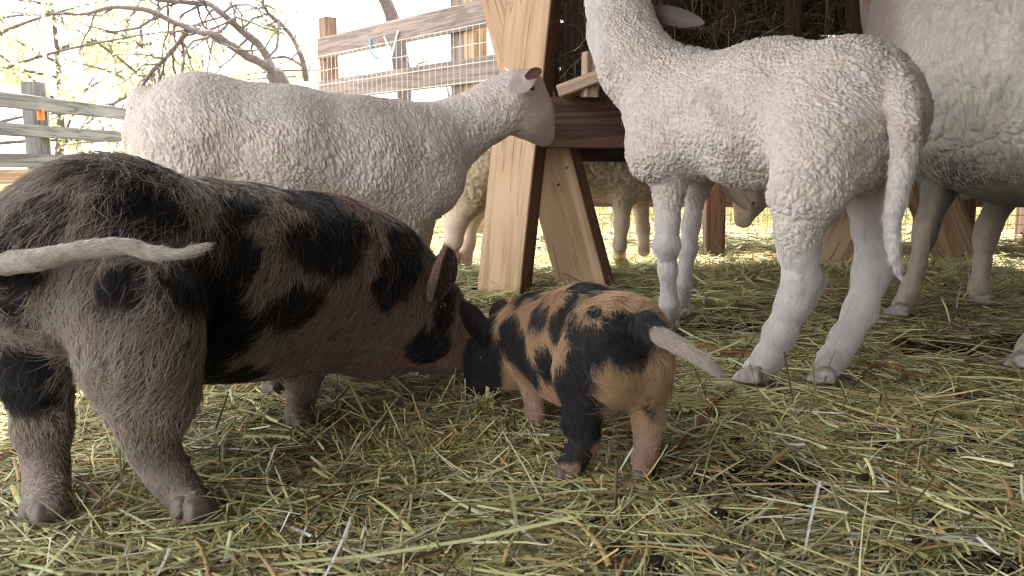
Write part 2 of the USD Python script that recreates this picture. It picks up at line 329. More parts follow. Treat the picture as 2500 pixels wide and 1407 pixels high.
pt, pb = W(105, -40, 4.9), W(118, 330, 4.9)
PO = thing('fibreglass_stake', 'thin tall pale stake rising above the grey rail fence post', 'stake', loc=(pb[0], pb[1], 0))
put('rod', tube(np.array([[pb[0], pb[1], -0.1], pb, pt + [0, 0, 0.15]]), 0.010, 8), M_TAN_PLAIN if False else m_plain('pale_stake', (0.55, 0.48, 0.36)), PO)

# right wire fence behind the sheep
P_A, P_B = np.array([-1.42, 6.80]), np.array([-0.30, 5.42])
fd = (P_B - P_A) / np.linalg.norm(P_B - P_A)
def FP(s, z, off=0.0):
    n = np.array([-fd[1], fd[0]]) * -1
    p = P_A + fd * s + n * -off * -1
    return np.array([p[0], p[1], z])
fn = np.array([fd[1], -fd[0], 0])                         # towards the camera
if fn[1] > 0: fn = -fn
RF = thing('wire_fence', 'brown board fence with welded wire mesh behind the middle sheep', 'fence', loc=(-0.8, 6.0, 0))
lenAB = np.linalg.norm(P_B - P_A)
wood('post', RF, FP(0, -0.3), FP(0, 1.50), (fd[0], fd[1], 0), 0.115, 0.10, M_POSTB, seed=60)
wood('post', RF, FP(lenAB, -0.3), FP(lenAB, 2.2), (fd[0], fd[1], 0), 0.14, 0.10, M_BG, seed=61)
wood('post', RF, FP(lenAB + 0.125, -0.3), FP(lenAB + 0.125, 2.2), (fd[0], fd[1], 0), 0.10, 0.11, M_TAN, seed=62, label='newer tan post beside the grey one')
for k, (z, hgt) in enumerate(((1.262, 0.155), (0.945, 0.15), (0.60, 0.15), (0.27, 0.15))):
    off = fn * 0.07
    wood('rail', RF, FP(-0.02, z) + off, FP(lenAB + 0.95, z) + off, (0, 0, 1), hgt, 0.03, M_BG, seed=64 + k)
wires = []
off = fn * 0.10
for k in range(11):
    z = 1.20 - 0.108 * k
    wires.append(tube(np.array([FP(-0.12, z) + off, FP(lenAB + 0.9, z) + off]), 0.0017, 5))
for k in range(38):
    s = -0.1 + 0.066 * k
    wires.append(tube(np.array([FP(s, 0.10) + off, FP(s, 1.203) + off]), 0.0014, 5))
put('wire_mesh', join(wires), M_WIRE, RF, label='welded galvanised wire panel')
def twine_on(name, pts, r, mat, label):
    pp = smooth_line(pts, 24)
    o = put(name, tube(pp, r, 6), mat, None, smooth=True)
    keys(o.GetPrim(), label, 'twine')
def fence_at(px, py, extra=0.095):
    a = (px - CX) / F
    # where the pixel's ray meets the fence's plane
    n = fn; p0 = FP(0, 0) + fn * extra
    d = W(px, py, 1.0) - np.array([0, 0, CAM_H])
    t = ((p0 - [0, 0, CAM_H]) @ n) / (d @ n)
    return np.array([0, 0, CAM_H]) + d * t
twine_on('twine', [fence_at(903, 98), fence_at(905, 112), fence_at(905, 122), fence_at(910, 134), fence_at(921, 142)], 0.009, M_BLUE, 'blue twine tied round the top rail of the wire fence')
twine_on('twine', [fence_at(938, 90), fence_at(945, 105), fence_at(952, 122), fence_at(955, 138), fence_at(962, 112), fence_at(972, 76)], 0.007, M_WHITE, 'white twine looped over the top rail of the wire fence')

# barn wall behind the feeder, raised above the ground, with mesh in the gap under it
BW = thing('board_wall', 'red brown horizontal board wall behind the hay rack, open at the bottom', 'wall', loc=(2.2, 4.7, 0))
for k in range(11):
    z = 0.235 + 0.152 * k
    wood('board', BW, (0.38, 4.72, z), (4.2, 4.72 - 0.1, z), (0, 0, 1), 0.146, 0.022, M_RED, seed=80 + k, segs=4)
for k, x in enumerate((0.36, 1.62, 2.9, 4.1)):
    wood('post', BW, (x, 4.79, -0.2), (x, 4.79, 2.3), (1, 0, 0), 0.09, 0.09, M_RED if k else M_TAN, seed=95 + k)
w2 = []
for k in range(4): w2.append(tube(np.array([(0.4, 4.70, 0.02 + 0.05 * k), (4.2, 4.60, 0.02 + 0.05 * k)]), 0.0016, 5))
for k in range(76): w2.append(tube(np.array([(0.4 + 0.05 * k, 4.70 - 0.0013 * k, -0.02), (0.4 + 0.05 * k, 4.70 - 0.0013 * k, 0.2)]), 0.0014, 5))
put('wire_mesh', join(w2), m_plain('dark_wire', (0.10, 0.09, 0.08), 0.5, 0.5), BW, label='dark wire mesh across the gap under the boards')

# shelter roof over the animals (out of frame, it shades them)
RO = thing('shelter_roof', 'low board roof on posts over the bedded pen', 'roof', loc=(1.6, 2.2, 0))
for k in range(38):
    y = -4.57 + 0.24 * k
    wood('board', RO, (-1.35, y, 2.45), (5.4, y, 2.55), (0, 1, 0), 0.245, 0.025, M_ROOF, seed=120 + k, segs=2, chamfer=0.001, wob=0)
for x, y in ((-1.3, -4.4), (5.3, -4.4), (5.3, 4.4), (2.3, 4.4)):
    wood('post', RO, (x, y, -0.2), (x, y, 2.44 if x < 0 else 2.5), (1, 0, 0), 0.12, 0.12, M_POSTB, seed=150 + x)
SW = thing('light_block_wall', 'unseen board walls added behind us and on the right side to block light', 'wall', loc=(5.4, 0, 0))  # unseen walls added behind the camera and at right to cut fill light
for k in range(17):
    z = 0.08 + 0.148 * k
    wood('board', SW, (5.42, -4.5, z), (5.42, 4.5, z), (0, 0, 1), 0.143, 0.024, M_ROOF, seed=160 + k, segs=2, chamfer=0.002, wob=0)
    wood('board', SW, (0.3, -4.52, z), (5.38, -4.52, z), (0, 0, 1), 0.143, 0.024, M_ROOF, seed=180 + k, segs=2, chamfer=0.002, wob=0)
# EOF-PART-1
# ------------------------------------------------------------------ animals: bodies as one smooth surface
class Body:
    """A body described by tapered limbs and masses that flow into each other; meshed as one closed surface."""
    def __init__(self): self.p = []
    def add(self, a, ra, b=None, rb=None, k=0.03, sq=None):
        a = np.asarray(a, float); b = a + [0, 0, 1e-4] if b is None else np.asarray(b, float)
        self.p.append((a, b, float(ra), float(ra if rb is None else rb), k, sq)); return self
    def px(self, a, b=None, k=0.03, sq=None):
        """a, b: (px, py, Y, radius in photograph pixels)."""
        A, ra = W(*a[:3]), a[3] * mpp(a[1], a[2])
        if b is None: return self.add(A, ra, k=k, sq=sq)
        return self.add(A, ra, W(*b[:3]), b[3] * mpp(b[1], b[2]), k=k, sq=sq)
    def chain(self, nodes, k=0.03, thin=1.0):
        nodes = [(*q[:3], q[3] * (thin if i or thin == 1.0 else (1 + thin) / 2)) for i, q in enumerate(nodes)]
        for a, b in zip(nodes[:-1], nodes[1:]): self.px(a, b, k=k)
        return self
    def chainw(self, pts, rs, k=0.02):
        for i in range(len(pts) - 1): self.add(pts[i], rs[i], pts[i + 1], rs[i + 1], k=k)
        return self
    def d(self, P):
        P = P.astype(np.float32); out = None
        for a, b, ra, rb, k, sq in self.p:
            q = P - a.astype(np.float32); ba = (b - a).astype(np.float32)
            if sq is not None:
                u, s = np.asarray(sq[0], np.float32), sq[1]
                q = q + np.outer(q @ u, u) * (s - 1)
            t = np.clip((q @ ba) / max(float(ba @ ba), 1e-9), 0, 1)
            e = np.sqrt(((q - t[:, None] * ba) ** 2).sum(1)) - (ra + (rb - ra) * t)
            if out is None: out = e; continue
            h = np.clip(0.5 + 0.5 * (out - e) / k, 0, 1)
            out = out * (1 - h) + e * h - k * h * (1 - h)
        return out
    def grad(self, P, e=0.0015):
        g = np.stack([self.d(P + o) - self.d(P - o) for o in np.eye(3) * e], 1)
        return g / (np.linalg.norm(g, axis=1, keepdims=True) + 1e-9)
    def mesh(self, h=0.009, subdiv=1):
        lo = np.min([np.minimum(a - ra, b - rb) for a, b, ra, rb, k, s in self.p], 0) - 2.5 * h
        hi = np.max([np.maximum(a + ra, b + rb) for a, b, ra, rb, k, s in self.p], 0) + 2.5 * h
        n = np.ceil((hi - lo) / h).astype(int) + 1
        ax = [lo[i] + h * np.arange(n[i]) for i in range(3)]
        val = self.field(ax, n, h)
        v, f = nets(val, lo, h)
        tm = trimesh.Trimesh(v, f, process=False)
        if tm.volume < 0: f = f[:, ::-1]
        comp = trimesh.graph.connected_component_labels(trimesh.Trimesh(v, f, process=False).face_adjacency, node_count=len(f))
        big = np.bincount(comp).argmax(); f = f[comp == big]
        use = np.unique(f); mp = np.full(len(v), -1); mp[use] = np.arange(len(use)); v, f = v[use], mp[f]
        for it in range(subdiv + 1):
            n = vnormals(v, f)
            v = v - n * np.clip(self.d(v), -h, h)[:, None] * 0.95
            if it < subdiv: v, f = trimesh.remesh.subdivide(v, f)
        return np.asarray(v, float), np.asarray(f), vnormals(v, f)
    def field(self, ax, n, h, st=6):
        """Signed distances on the grid: everywhere coarsely, finely only in the blocks that the surface may cross."""
        cs = [np.arange(0, m + st, st) for m in n]
        cent = [ax[i][0] + h * (cs[i] + (st - 1) / 2) for i in range(3)]
        X, Y, Z = np.meshgrid(*cent, indexing='ij')
        dc = self.d(np.stack([X, Y, Z], -1).reshape(-1, 3)).reshape(X.shape)
        full = np.repeat(np.repeat(np.repeat(dc, st, 0), st, 1), st, 2)
        blk = np.argwhere(np.abs(dc) < h * st * 0.9 + 0.045 * 0)
        o = np.stack(np.meshgrid(*[np.arange(st)] * 3, indexing='ij'), -1).reshape(-1, 3)
        ijk = (blk[:, None] * st + o[None]).reshape(-1, 3)
        P = np.array([a[0] for a in ax]) + ijk * h
        full[ijk[:, 0], ijk[:, 1], ijk[:, 2]] = self.d(P)
        return full[:n[0], :n[1], :n[2]]
def nets(val, lo, h):
    s = val < 0
    nx, ny, nz = val.shape
    cnt = np.zeros((nx - 1, ny - 1, nz - 1), np.float32); acc = np.zeros((nx - 1, ny - 1, nz - 1, 3), np.float32)
    C = [(a, b, c) for a in (0, 1) for b in (0, 1) for c in (0, 1)]
    sl = lambda c: tuple(slice(c[i], val.shape[i] - 1 + c[i]) for i in range(3))
    mixed = np.zeros(cnt.shape, bool); allin = np.ones(cnt.shape, bool)
    for c in C: mixed |= s[sl(c)]; allin &= s[sl(c)]
    mixed &= ~allin
    ids = np.full(cnt.shape, -1, np.int64); idx = np.argwhere(mixed); ids[mixed] = np.arange(len(idx))
    pos = np.zeros((len(idx), 3)); num = np.zeros(len(idx))
    vv = lambda c: val[idx[:, 0] + c[0], idx[:, 1] + c[1], idx[:, 2] + c[2]]
    for c in C:
        for axis in range(3):
            if c[axis]: continue
            e = list(c); e[axis] = 1
            a, b = vv(c), vv(e); m = (a < 0) != (b < 0)
            t = np.where(m, a / np.where(m, a - b, 1), 0)
            p = np.array(c, float) + t[:, None] * np.eye(3)[axis]
            pos[m] += p[m]; num[m] += 1
    pos = lo + (idx + pos / np.maximum(num, 1)[:, None]) * h
    faces = []
    for axis in range(3):
        u, w = (axis + 1) % 3, (axis + 2) % 3
        a = np.moveaxis(s, [axis, u, w], [0, 1, 2]); I = np.moveaxis(ids, [axis, u, w], [0, 1, 2])
        m = a[:-1, 1:-1, 1:-1] != a[1:, 1:-1, 1:-1]
        k = np.argwhere(m); flip = a[:-1, 1:-1, 1:-1][m]
        i, j, l = k[:, 0], k[:, 1], k[:, 2]
        quad = np.stack([I[i, j, l], I[i, j + 1, l], I[i, j + 1, l + 1], I[i, j, l + 1]], 1)
        quad[~flip] = quad[~flip][:, ::-1]
        faces.append(quad)
    q = np.vstack(faces)
    return pos, np.vstack([q[:, [0, 1, 2]], q[:, [0, 2, 3]]])

def wool(v, f, n, seed, cell, amp, warp, mask, lump=0.004):
    """Crimped fleece: small pads parted by creases, pushed out along the normals."""
    r = np.random.default_rng(seed)
    wv = (v + (np.stack([meshkit.noise(v * 9 + 31 * i, seed) for i in range(3)], 1) - 0.5) * 0.05) @ np.asarray(warp).T
    tm = trimesh.Trimesh(wv, f, process=False)
    sd = trimesh.sample.sample_surface(tm, int(tm.area / (cell * cell * 0.8)), seed=seed)[0]
    sd = sd + r.normal(0, cell * 0.15, sd.shape)
    dd, ix = cKDTree(sd).query(wv, k=3, workers=-1)
    size = 0.75 + 0.5 * r.random(len(sd))
    dd = dd / cell
    edge = np.clip((dd[:, 1] - dd[:, 0]) / 0.5, 0, 1); edge = 1 - (1 - edge) ** 2
    fold = 1 - np.abs(2 * meshkit.fbm(wv * 42 + 5, 2, seed + 13) - 1) * 4; fold = np.clip(fold, 0, 1) ** 2
    dome = 1 - 0.5 * np.clip(dd[:, 0], 0, 1) ** 2
    rel = 0.5 + 1.0 * meshkit.fbm(v * 16, 2, seed + 3)
    hgt = (edge * 0.8 * rel + dome * 0.35 + 0.35 * (r.random(len(sd))[ix[:, 0]] - 0.5) * edge) * amp + lump * (meshkit.fbm(v * 14, 3, seed + 9) - 0.5)
    hgt = hgt - fold * 0.6 * amp * rel
    hgt = hgt + 0.0022 * (meshkit.fbm(v * 230, 2, seed + 5) - 0.5) * 2
    return v + n * ((hgt - 0.55 * amp) * mask)[:, None]

def surface_at(v, px, py, tol=14):
    a, b = proj(v); k = np.where((a - px) ** 2 + (b - py) ** 2 < tol ** 2)[0]
    if not len(k): k = np.array([np.argmin((a - px) ** 2 + (b - py) ** 2)])
    return v[k[np.argmin(v[k, 1])]]
def spots(v, body, ell, seed, rough=0.25, nsc=22, deep=4.0, grow=1.0):
    """How deep inside the nearest of the coat's dark patches each point lies (above 0: inside). ell: (px, py, rx, ry, angle) read off the coat."""
    best = np.full(len(v), -9.0)
    nz = (meshkit.fbm(v * nsc, 3, seed) - 0.5) * 2 * rough
    for px, py, rx, ry, ang in ell:
        rx, ry = rx * grow, ry * grow
        c = surface_at(body, px, py); s = mpp(py, c[1]); a = math.radians(ang)
        d = v - c; X, Z, Dp = d[:, 0], -d[:, 2], d[:, 1]
        e = np.sqrt(((X * math.cos(a) + Z * math.sin(a)) / (rx * s)) ** 2 + ((-X * math.sin(a) + Z * math.cos(a)) / (ry * s)) ** 2 + (Dp / (deep * max(rx, ry) * s)) ** 2)
        best = np.maximum(best, 1 - e + nz)
    return best
def fur(v, f, n, count, length, width, flow, seed, mask=None, lift=0.45, curl=0.3, k=5, jit=0.35, clump=0.9, short=0.0, zs=(0.05, 0.16)):
    """Root points and polylines of hairs; flow(p) gives the direction the coat lies in."""
    r = np.random.default_rng(seed); count = int(count * HAIR)
    tri = v[f]; ar = np.linalg.norm(np.cross(tri[:, 1] - tri[:, 0], tri[:, 2] - tri[:, 0]), axis=1)
    if mask is not None: ar = ar * np.clip(mask[f].mean(1), 0, 1)
    fi = r.choice(len(f), count, p=ar / ar.sum())
    b = r.dirichlet((1, 1, 1), count)
    P = (tri[fi] * b[..., None]).sum(1); N = (n[f[fi]] * b[..., None]).sum(1); N /= np.linalg.norm(N, axis=1, keepdims=True) + 1e-9
    D = flow(P) + r.normal(0, jit, P.shape) + clump * (np.stack([meshkit.noise(P * 55 + 13 * i, seed) for i in range(3)], 1) - 0.5); D = D - N * (D * N).sum(1, keepdims=True); D /= np.linalg.norm(D, axis=1, keepdims=True) + 1e-9
    S = np.cross(N, D)
    ln = (length * (0.55 + 0.75 * r.random(count)) * (1 - short * (1 - sstep(P[:, 2], zs[0], zs[1]))))[:, None]
    t = np.linspace(0, 1, k)
    side = r.normal(0, curl, count)
    pts = P[:, None] + ln[..., None] * (t[None, :, None] * (D[:, None] * (1 - lift * 0.4) + N[:, None] * lift) + (t ** 2)[None, :, None] * (S[:, None] * side[:, None, None] - N[:, None] * lift * 0.75))
    wd = width * (0.7 + 0.6 * r.random(count))[:, None] * np.array([1.0, 0.95, 0.8, 0.55, 0.15])[None, :k]
    return P, pts, wd, r
def hoof(parent, foot, fwd, size, name='hoof', mat=None):
    """A cloven hoof on the ground at foot, pointing along fwd."""
    fwd = unit(np.array([fwd[0], fwd[1], 0])); sd = np.array([fwd[1], -fwd[0], 0]); up = np.array([0, 0, 1.0]); ms = []
    for s in (-1, 1):
        o = np.asarray(foot) + sd * s * size * 0.42
        pts = [o + fwd * a * size + sd * b * size + up * c * size for a, b, c in
               ((1.05, -s * 0.22, 0), (0.95, s * 0.12, 0), (0.2, s * 0.42, 0), (-0.75, s * 0.36, 0), (-0.75, -s * 0.3, 0), (0.2, -s * 0.36, 0), (0.85, -s * 0.2, 0.35), (0.15, s * 0.34, 0.85), (-0.6, s * 0.3, 0.85), (-0.6, -s * 0.3, 0.9), (0.15, -s * 0.3, 0.95))]
        h = trimesh.Trimesh(pts, process=False).convex_hull
        h = h.subdivide().subdivide().subdivide(); ex = h.extents.copy(); c0 = h.bounds.mean(0); trimesh.smoothing.filter_laplacian(h, iterations=7); h.vertices = (h.vertices - h.bounds.mean(0)) * (ex / h.extents) + c0
        ms.append((np.array(h.vertices), np.array(h.faces)))
    return put(name, join(ms), mat or M_HOOF, parent, smooth=True)
def ear(parent, root, tip, width, face, thick=0.004, cup=0.35, bend=0.0, outer=(0.6, 0.5, 0.45), inner=(0.5, 0.35, 0.32), taper=0.75, nu=22, nvv=11, name='ear', fold=0.0, rootcol=None):
    """A leaf-shaped ear from root to tip, hollow towards face."""
    root, tip = np.asarray(root, float), np.asarray(tip, float)
    ax = tip - root; Ln = np.linalg.norm(ax); ax = ax / Ln
    nn = np.asarray(face, float); nn = unit(nn - ax * (nn @ ax)); sd = np.cross(ax, nn)
    t = np.linspace(0, 1, nu); s = np.linspace(-1, 1, nvv)
    w = width * 0.5 * (0.45 + 0.55 * np.sin(np.clip(t * 1.25, 0, 1) * np.pi / 2)) * np.sqrt(np.clip(1 - np.clip((t - 0.35) / 0.652, 0, 1) ** (1 + taper), 0, 1))
    V, Cc = [], []
    for layer in (0, 1):
        T, S = np.meshgrid(t, s, indexing='ij'); Wd = w[:, None] * np.ones_like(S)
        P = root + ax * (T * Ln)[..., None] + sd * (S * Wd)[..., None] + nn * ((S ** 2) * Wd * cup * (1 - 0.3 * T) + bend * Ln * T ** 2 + fold * width * np.clip(T - 0.6, 0, 1) ** 2)[..., None]
        if layer: P = P - nn * (thick * (1 - np.abs(S) ** 3 * 0.9) * (1 - T * 0.5))[..., None]
        V.append(P.reshape(-1, 3)); cc = np.tile(outer if layer else inner, (nu * nvv, 1))
        if rootcol is not None: cc = mixc(cc, rootcol, (1 - sstep(T, 0.25, 0.42)).ravel())
        Cc.append(cc)
    i, j = np.meshgrid(np.arange(nu - 1), np.arange(nvv - 1), indexing='ij')
    q = np.stack([i * nvv + j, (i + 1) * nvv + j, (i + 1) * nvv + j + 1, i * nvv + j + 1], -1).reshape(-1, 4)
    o = nu * nvv
    edge = np.r_[np.arange(nu) * nvv, (nu - 1) * nvv + np.arange(1, nvv), (np.arange(nu - 1)[::-1]) * nvv + nvv - 1, np.arange(nvv - 1)[::-1][:-1]]
    e2 = np.roll(edge, -1)
    rim = np.stack([edge, edge + o, e2 + o, e2], 1)
    fs = np.vstack([q, q[:, ::-1] + o, rim])
    V = np.vstack(V); V = V + ((meshkit.fbm(V * 40, 2, 3) - 0.5) * width * 0.05)[:, None] * nn
    tri = np.vstack([fs[:, [0, 1, 2]], fs[:, [0, 2, 3]]])
    if trimesh.Trimesh(V, tri, process=False).volume < 0: tri = tri[:, ::-1]
    g = put(name, (V, tri), M_EAR, parent, smooth=True, attrs={'coat': np.vstack(Cc)})
    return g, V, tri
def eye(parent, c, r):
    put('eye', trimesh.creation.icosphere(2, r).apply_translation(c), M_EYE, parent, smooth=True)
def body_mesh(parent, v, f, mat, coat):
    put('body', (v, f), mat, parent, smooth=True, attrs={'coat': coat})
def mixc(a, b, t):
    t = np.clip(t, 0, 1)[:, None]; return np.asarray(a) * (1 - t) + np.asarray(b) * t
def sstep(x, a, b): t = np.clip((x - a) / (b - a), 0, 1); return t * t * (3 - 2 * t)

WOOLC, LEGW, DIRT = (0.57, 0.507, 0.462), (0.52, 0.49, 0.475), (0.37, 0.31, 0.235)

# ---- the lamb at the right, seen from behind on its left side
def build_lamb():
    T = thing('sheep', 'cream woolly lamb with long hanging tail standing at the rack with its back to us', 'sheep', 'sheep round the hay rack', loc=(0.5, 1.8, 0))
    B = Body()
    B.px((2072, 276, 1.66, 172), k=0.04)
    B.px((2060, 303, 1.66, 170), (1890, 275, 1.82, 158), k=0.05)
    B.px((1890, 275, 1.82, 160), (1680, 285, 2.03, 145), k=0.06)
    B.px((2010, 360, 1.585, 128), (1972, 470, 1.54, 92), k=0.05)                         # near thigh
    B.px((1830, 345, 1.86, 108), k=0.05)
    B.px((1640, 345, 2.00, 112), (1605, 370, 1.98, 78), k=0.05)                           # breast
    B.px((1690, 205, 2.07, 78), k=0.05)                                                   # withers
    B.chain([(1635, 245, 2.05, 104), (1562, 168, 2.12, 90), (1520, 82, 2.18, 76), (1506, 0, 2.24, 68), (1502, -70, 2.30, 70)], k=0.04)
    B.chain([(1508, -75, 2.30, 78), (1468, -120, 2.40, 56), (1430, -150, 2.50, 34)], k=0.03)
    # left hind leg
    g1 = GY(1840, 925)
    B.chain([(1972, 470, 1.54, 88), (1948, 560, 1.54, 66), (1950, 610, 1.55, 55), (1957, 680, 1.56, 49), (1938, 740, 1.57, 46), (1905, 812, 1.59, 42), (1878, 868, 1.60, 38)], k=0.02, thin=0.80)
    B.chain([(1878, 868, 1.60, 36), (1848, 903, g1, 37)], k=0.012, thin=0.86)
    B.px((1992, 690, 1.575, 22), (1975, 740, 1.58, 16), k=0.014)
    B.px((1893, 880, 1.605, 19), k=0.012)
    # right hind leg
    g2 = GY(2022, 925)
    B.chain([(2135, 400, 1.72, 110), (2130, 490, 1.70, 66), (2122, 556, 1.69, 42), (2134, 640, 1.68, 46), (2126, 672, 1.68, 45), (2100, 760, 1.67, 40), (2062, 828, 1.655, 36), (2035, 875, 1.65, 37)], k=0.02, thin=0.84)
    B.chain([(2035, 875, 1.65, 34), (2016, 902, g2, 34)], k=0.012, thin=0.86)
    B.px((2168, 650, 1.70, 20), (2150, 700, 1.70, 14), k=0.014)
    B.px((2058, 868, 1.655, 18), k=0.012)
    B.px((1627, 598, 1.988, 27), k=0.014)
    # front legs
    g3 = GY(1638, 795)
    B.chain([(1640, 385, 1.99, 78), (1634, 455, 1.99, 48), (1630, 545, 1.99, 32), (1628, 600, 2.0, 32), (1630, 660, 2.01, 24), (1634, 740, 2.03, 23), (1635, 775, g3, 27)], k=0.018, thin=0.80)
    g4 = GY(1663, 768)
    B.chain([(1715, 400, 2.16, 60), (1700, 470, 2.16, 30), (1687, 550, 2.16, 24), (1680, 610, 2.16, 22), (1668, 690, 2.17, 19), (1663, 752, g4, 21)], k=0.015, thin=0.85)
    # tail
    tn = smooth_line(np.array([(2160, 180, 1.60, 54), (2204, 250, 1.51, 38), (2212, 320, 1.475, 34), (2204, 400, 1.47, 27), (2190, 480, 1.475, 22.5), (2177, 560, 1.48, 17.5), (2181, 615, 1.48, 13), (2203, 682, 1.49, 4)]), 20)
    B.chain([tuple(x) for x in tn], k=0.008)
    tw_ = np.array([W(*x[:3]) for x in tn])
    v, f, n = B.mesh(0.0085, 2)
    a, b = proj(v)
    # fleece fades out on the legs and face
    jn = 40 * (meshkit.fbm(v * 25, 2, 71) - 0.5)
    wm = 1 - sstep(b + jn, 545, 690)
    wm = np.where((a < 1760) & (b > 430), 1 - sstep(b + jn, 470, 610), wm)
    inner = sstep(a, 2030, 2075) * sstep(v[:, 1], 1.55, 1.62)
    wm = wm * (1 - inner * sstep(b, 440, 500))
    td_ = cKDTree(tw_).query(v)[0]
    tail = (1 - sstep(td_, 0.026, 0.034)) * sstep(b, 300, 470)
    wm = wm * (1 - tail) + tail * 0.42
    wm = wm * (1 - 0.75 * (1 - sstep(a, 1455, 1490)) * (1 - sstep(b, 120, 160)))
    Rz = np.array([[math.cos(0.6), math.sin(0.6), 0], [-math.sin(0.6), math.cos(0.6), 0], [0, 0, 1.0]])
    tilt = np.array([[1, 0, 0.35], [0, 1, 0], [0, 0, 0.62]])
    v2 = wool(v, f, n, 11, 0.0083, 0.0048, tilt @ Rz, np.maximum(wm, 0.10), 0.010)
    col = mixc(LEGW, WOOLC, wm)
    col = mixc(col, DIRT, 0.55 * sstep(meshkit.fbm(v * 11, 3, 4), 0.56, 0.72) * (wm > 0.5))
    col = mixc(col, (0.62, 0.44, 0.38), 0.55 * inner * sstep(b, 380, 440) * (1 - sstep(b, 520, 620)))
    v2 = v2 + n * ((1 - wm) * 0.0035 * (meshkit.fbm(v * [95, 95, 22], 3, 41) - 0.5))[:, None]
    col = mixc(col, (0.36, 0.34, 0.33), 0.5 * (1 - wm) * sstep(meshkit.fbm(v * [70, 70, 16], 3, 43), 0.52, 0.68))
    foot = v[:, 2] < 0.06
    col = mixc(col, (0.55, 0.50, 0.44), 0.5 * foot * meshkit.fbm(v * 60, 2, 8))
    body_mesh(T, v2, f, M_WOOL, col)
    n2 = vnormals(v2, f)
    down = lambda P: np.tile([0.15, -0.1, -1.0], (len(P), 1))
    P, pts, wd, r = fur(v2, f, n2, 46000, 0.014, 0.0005, down, 21, mask=1.02 - wm, lift=0.20, jit=0.3, clump=2.0)
    curves('leg_hair', pts, wd, M_H_WHITE, T, kind='stuff')
    P, pts, wd, r = fur(v2, f, n2, 46000, 0.0038, 0.0004, lambda P: np.zeros_like(P), 22, mask=wm, lift=1.0, jit=1.0, curl=0.8)
    curves('fleece', pts, wd, M_H_WOOL, T, kind='stuff')
    fw = np.array([-0.55, 0.83, 0])
    hoof(T, G(1828, 930, 0.004), fw * 0.6 + [-0.5, -0.1, 0], 0.030)
    hoof(T, G(2008, 930, 0.004), fw * 0.6 + [-0.5, -0.2, 0], 0.028)
    hoof(T, G(1634, 800, 0.004), fw, 0.025); hoof(T, G(1660, 772, 0.004), fw, 0.025)
    ear(T, W(1572, 26, 2.235), W(1718, 56, 2.14), 0.056, (0.1, -1, -0.2), outer=(0.50, 0.42, 0.37), inner=(0.13, 0.10, 0.095), bend=-0.03, taper=0.25, cup=0.6)
    ear(T, W(1470, -60, 2.36), W(1395, -40, 2.42), 0.06, (0.1, -1, -0.2), outer=(0.62, 0.53, 0.47), inner=(0.42, 0.31, 0.28))
    eye(T, W(1434, -95, 2.36), 0.011)
    return v2

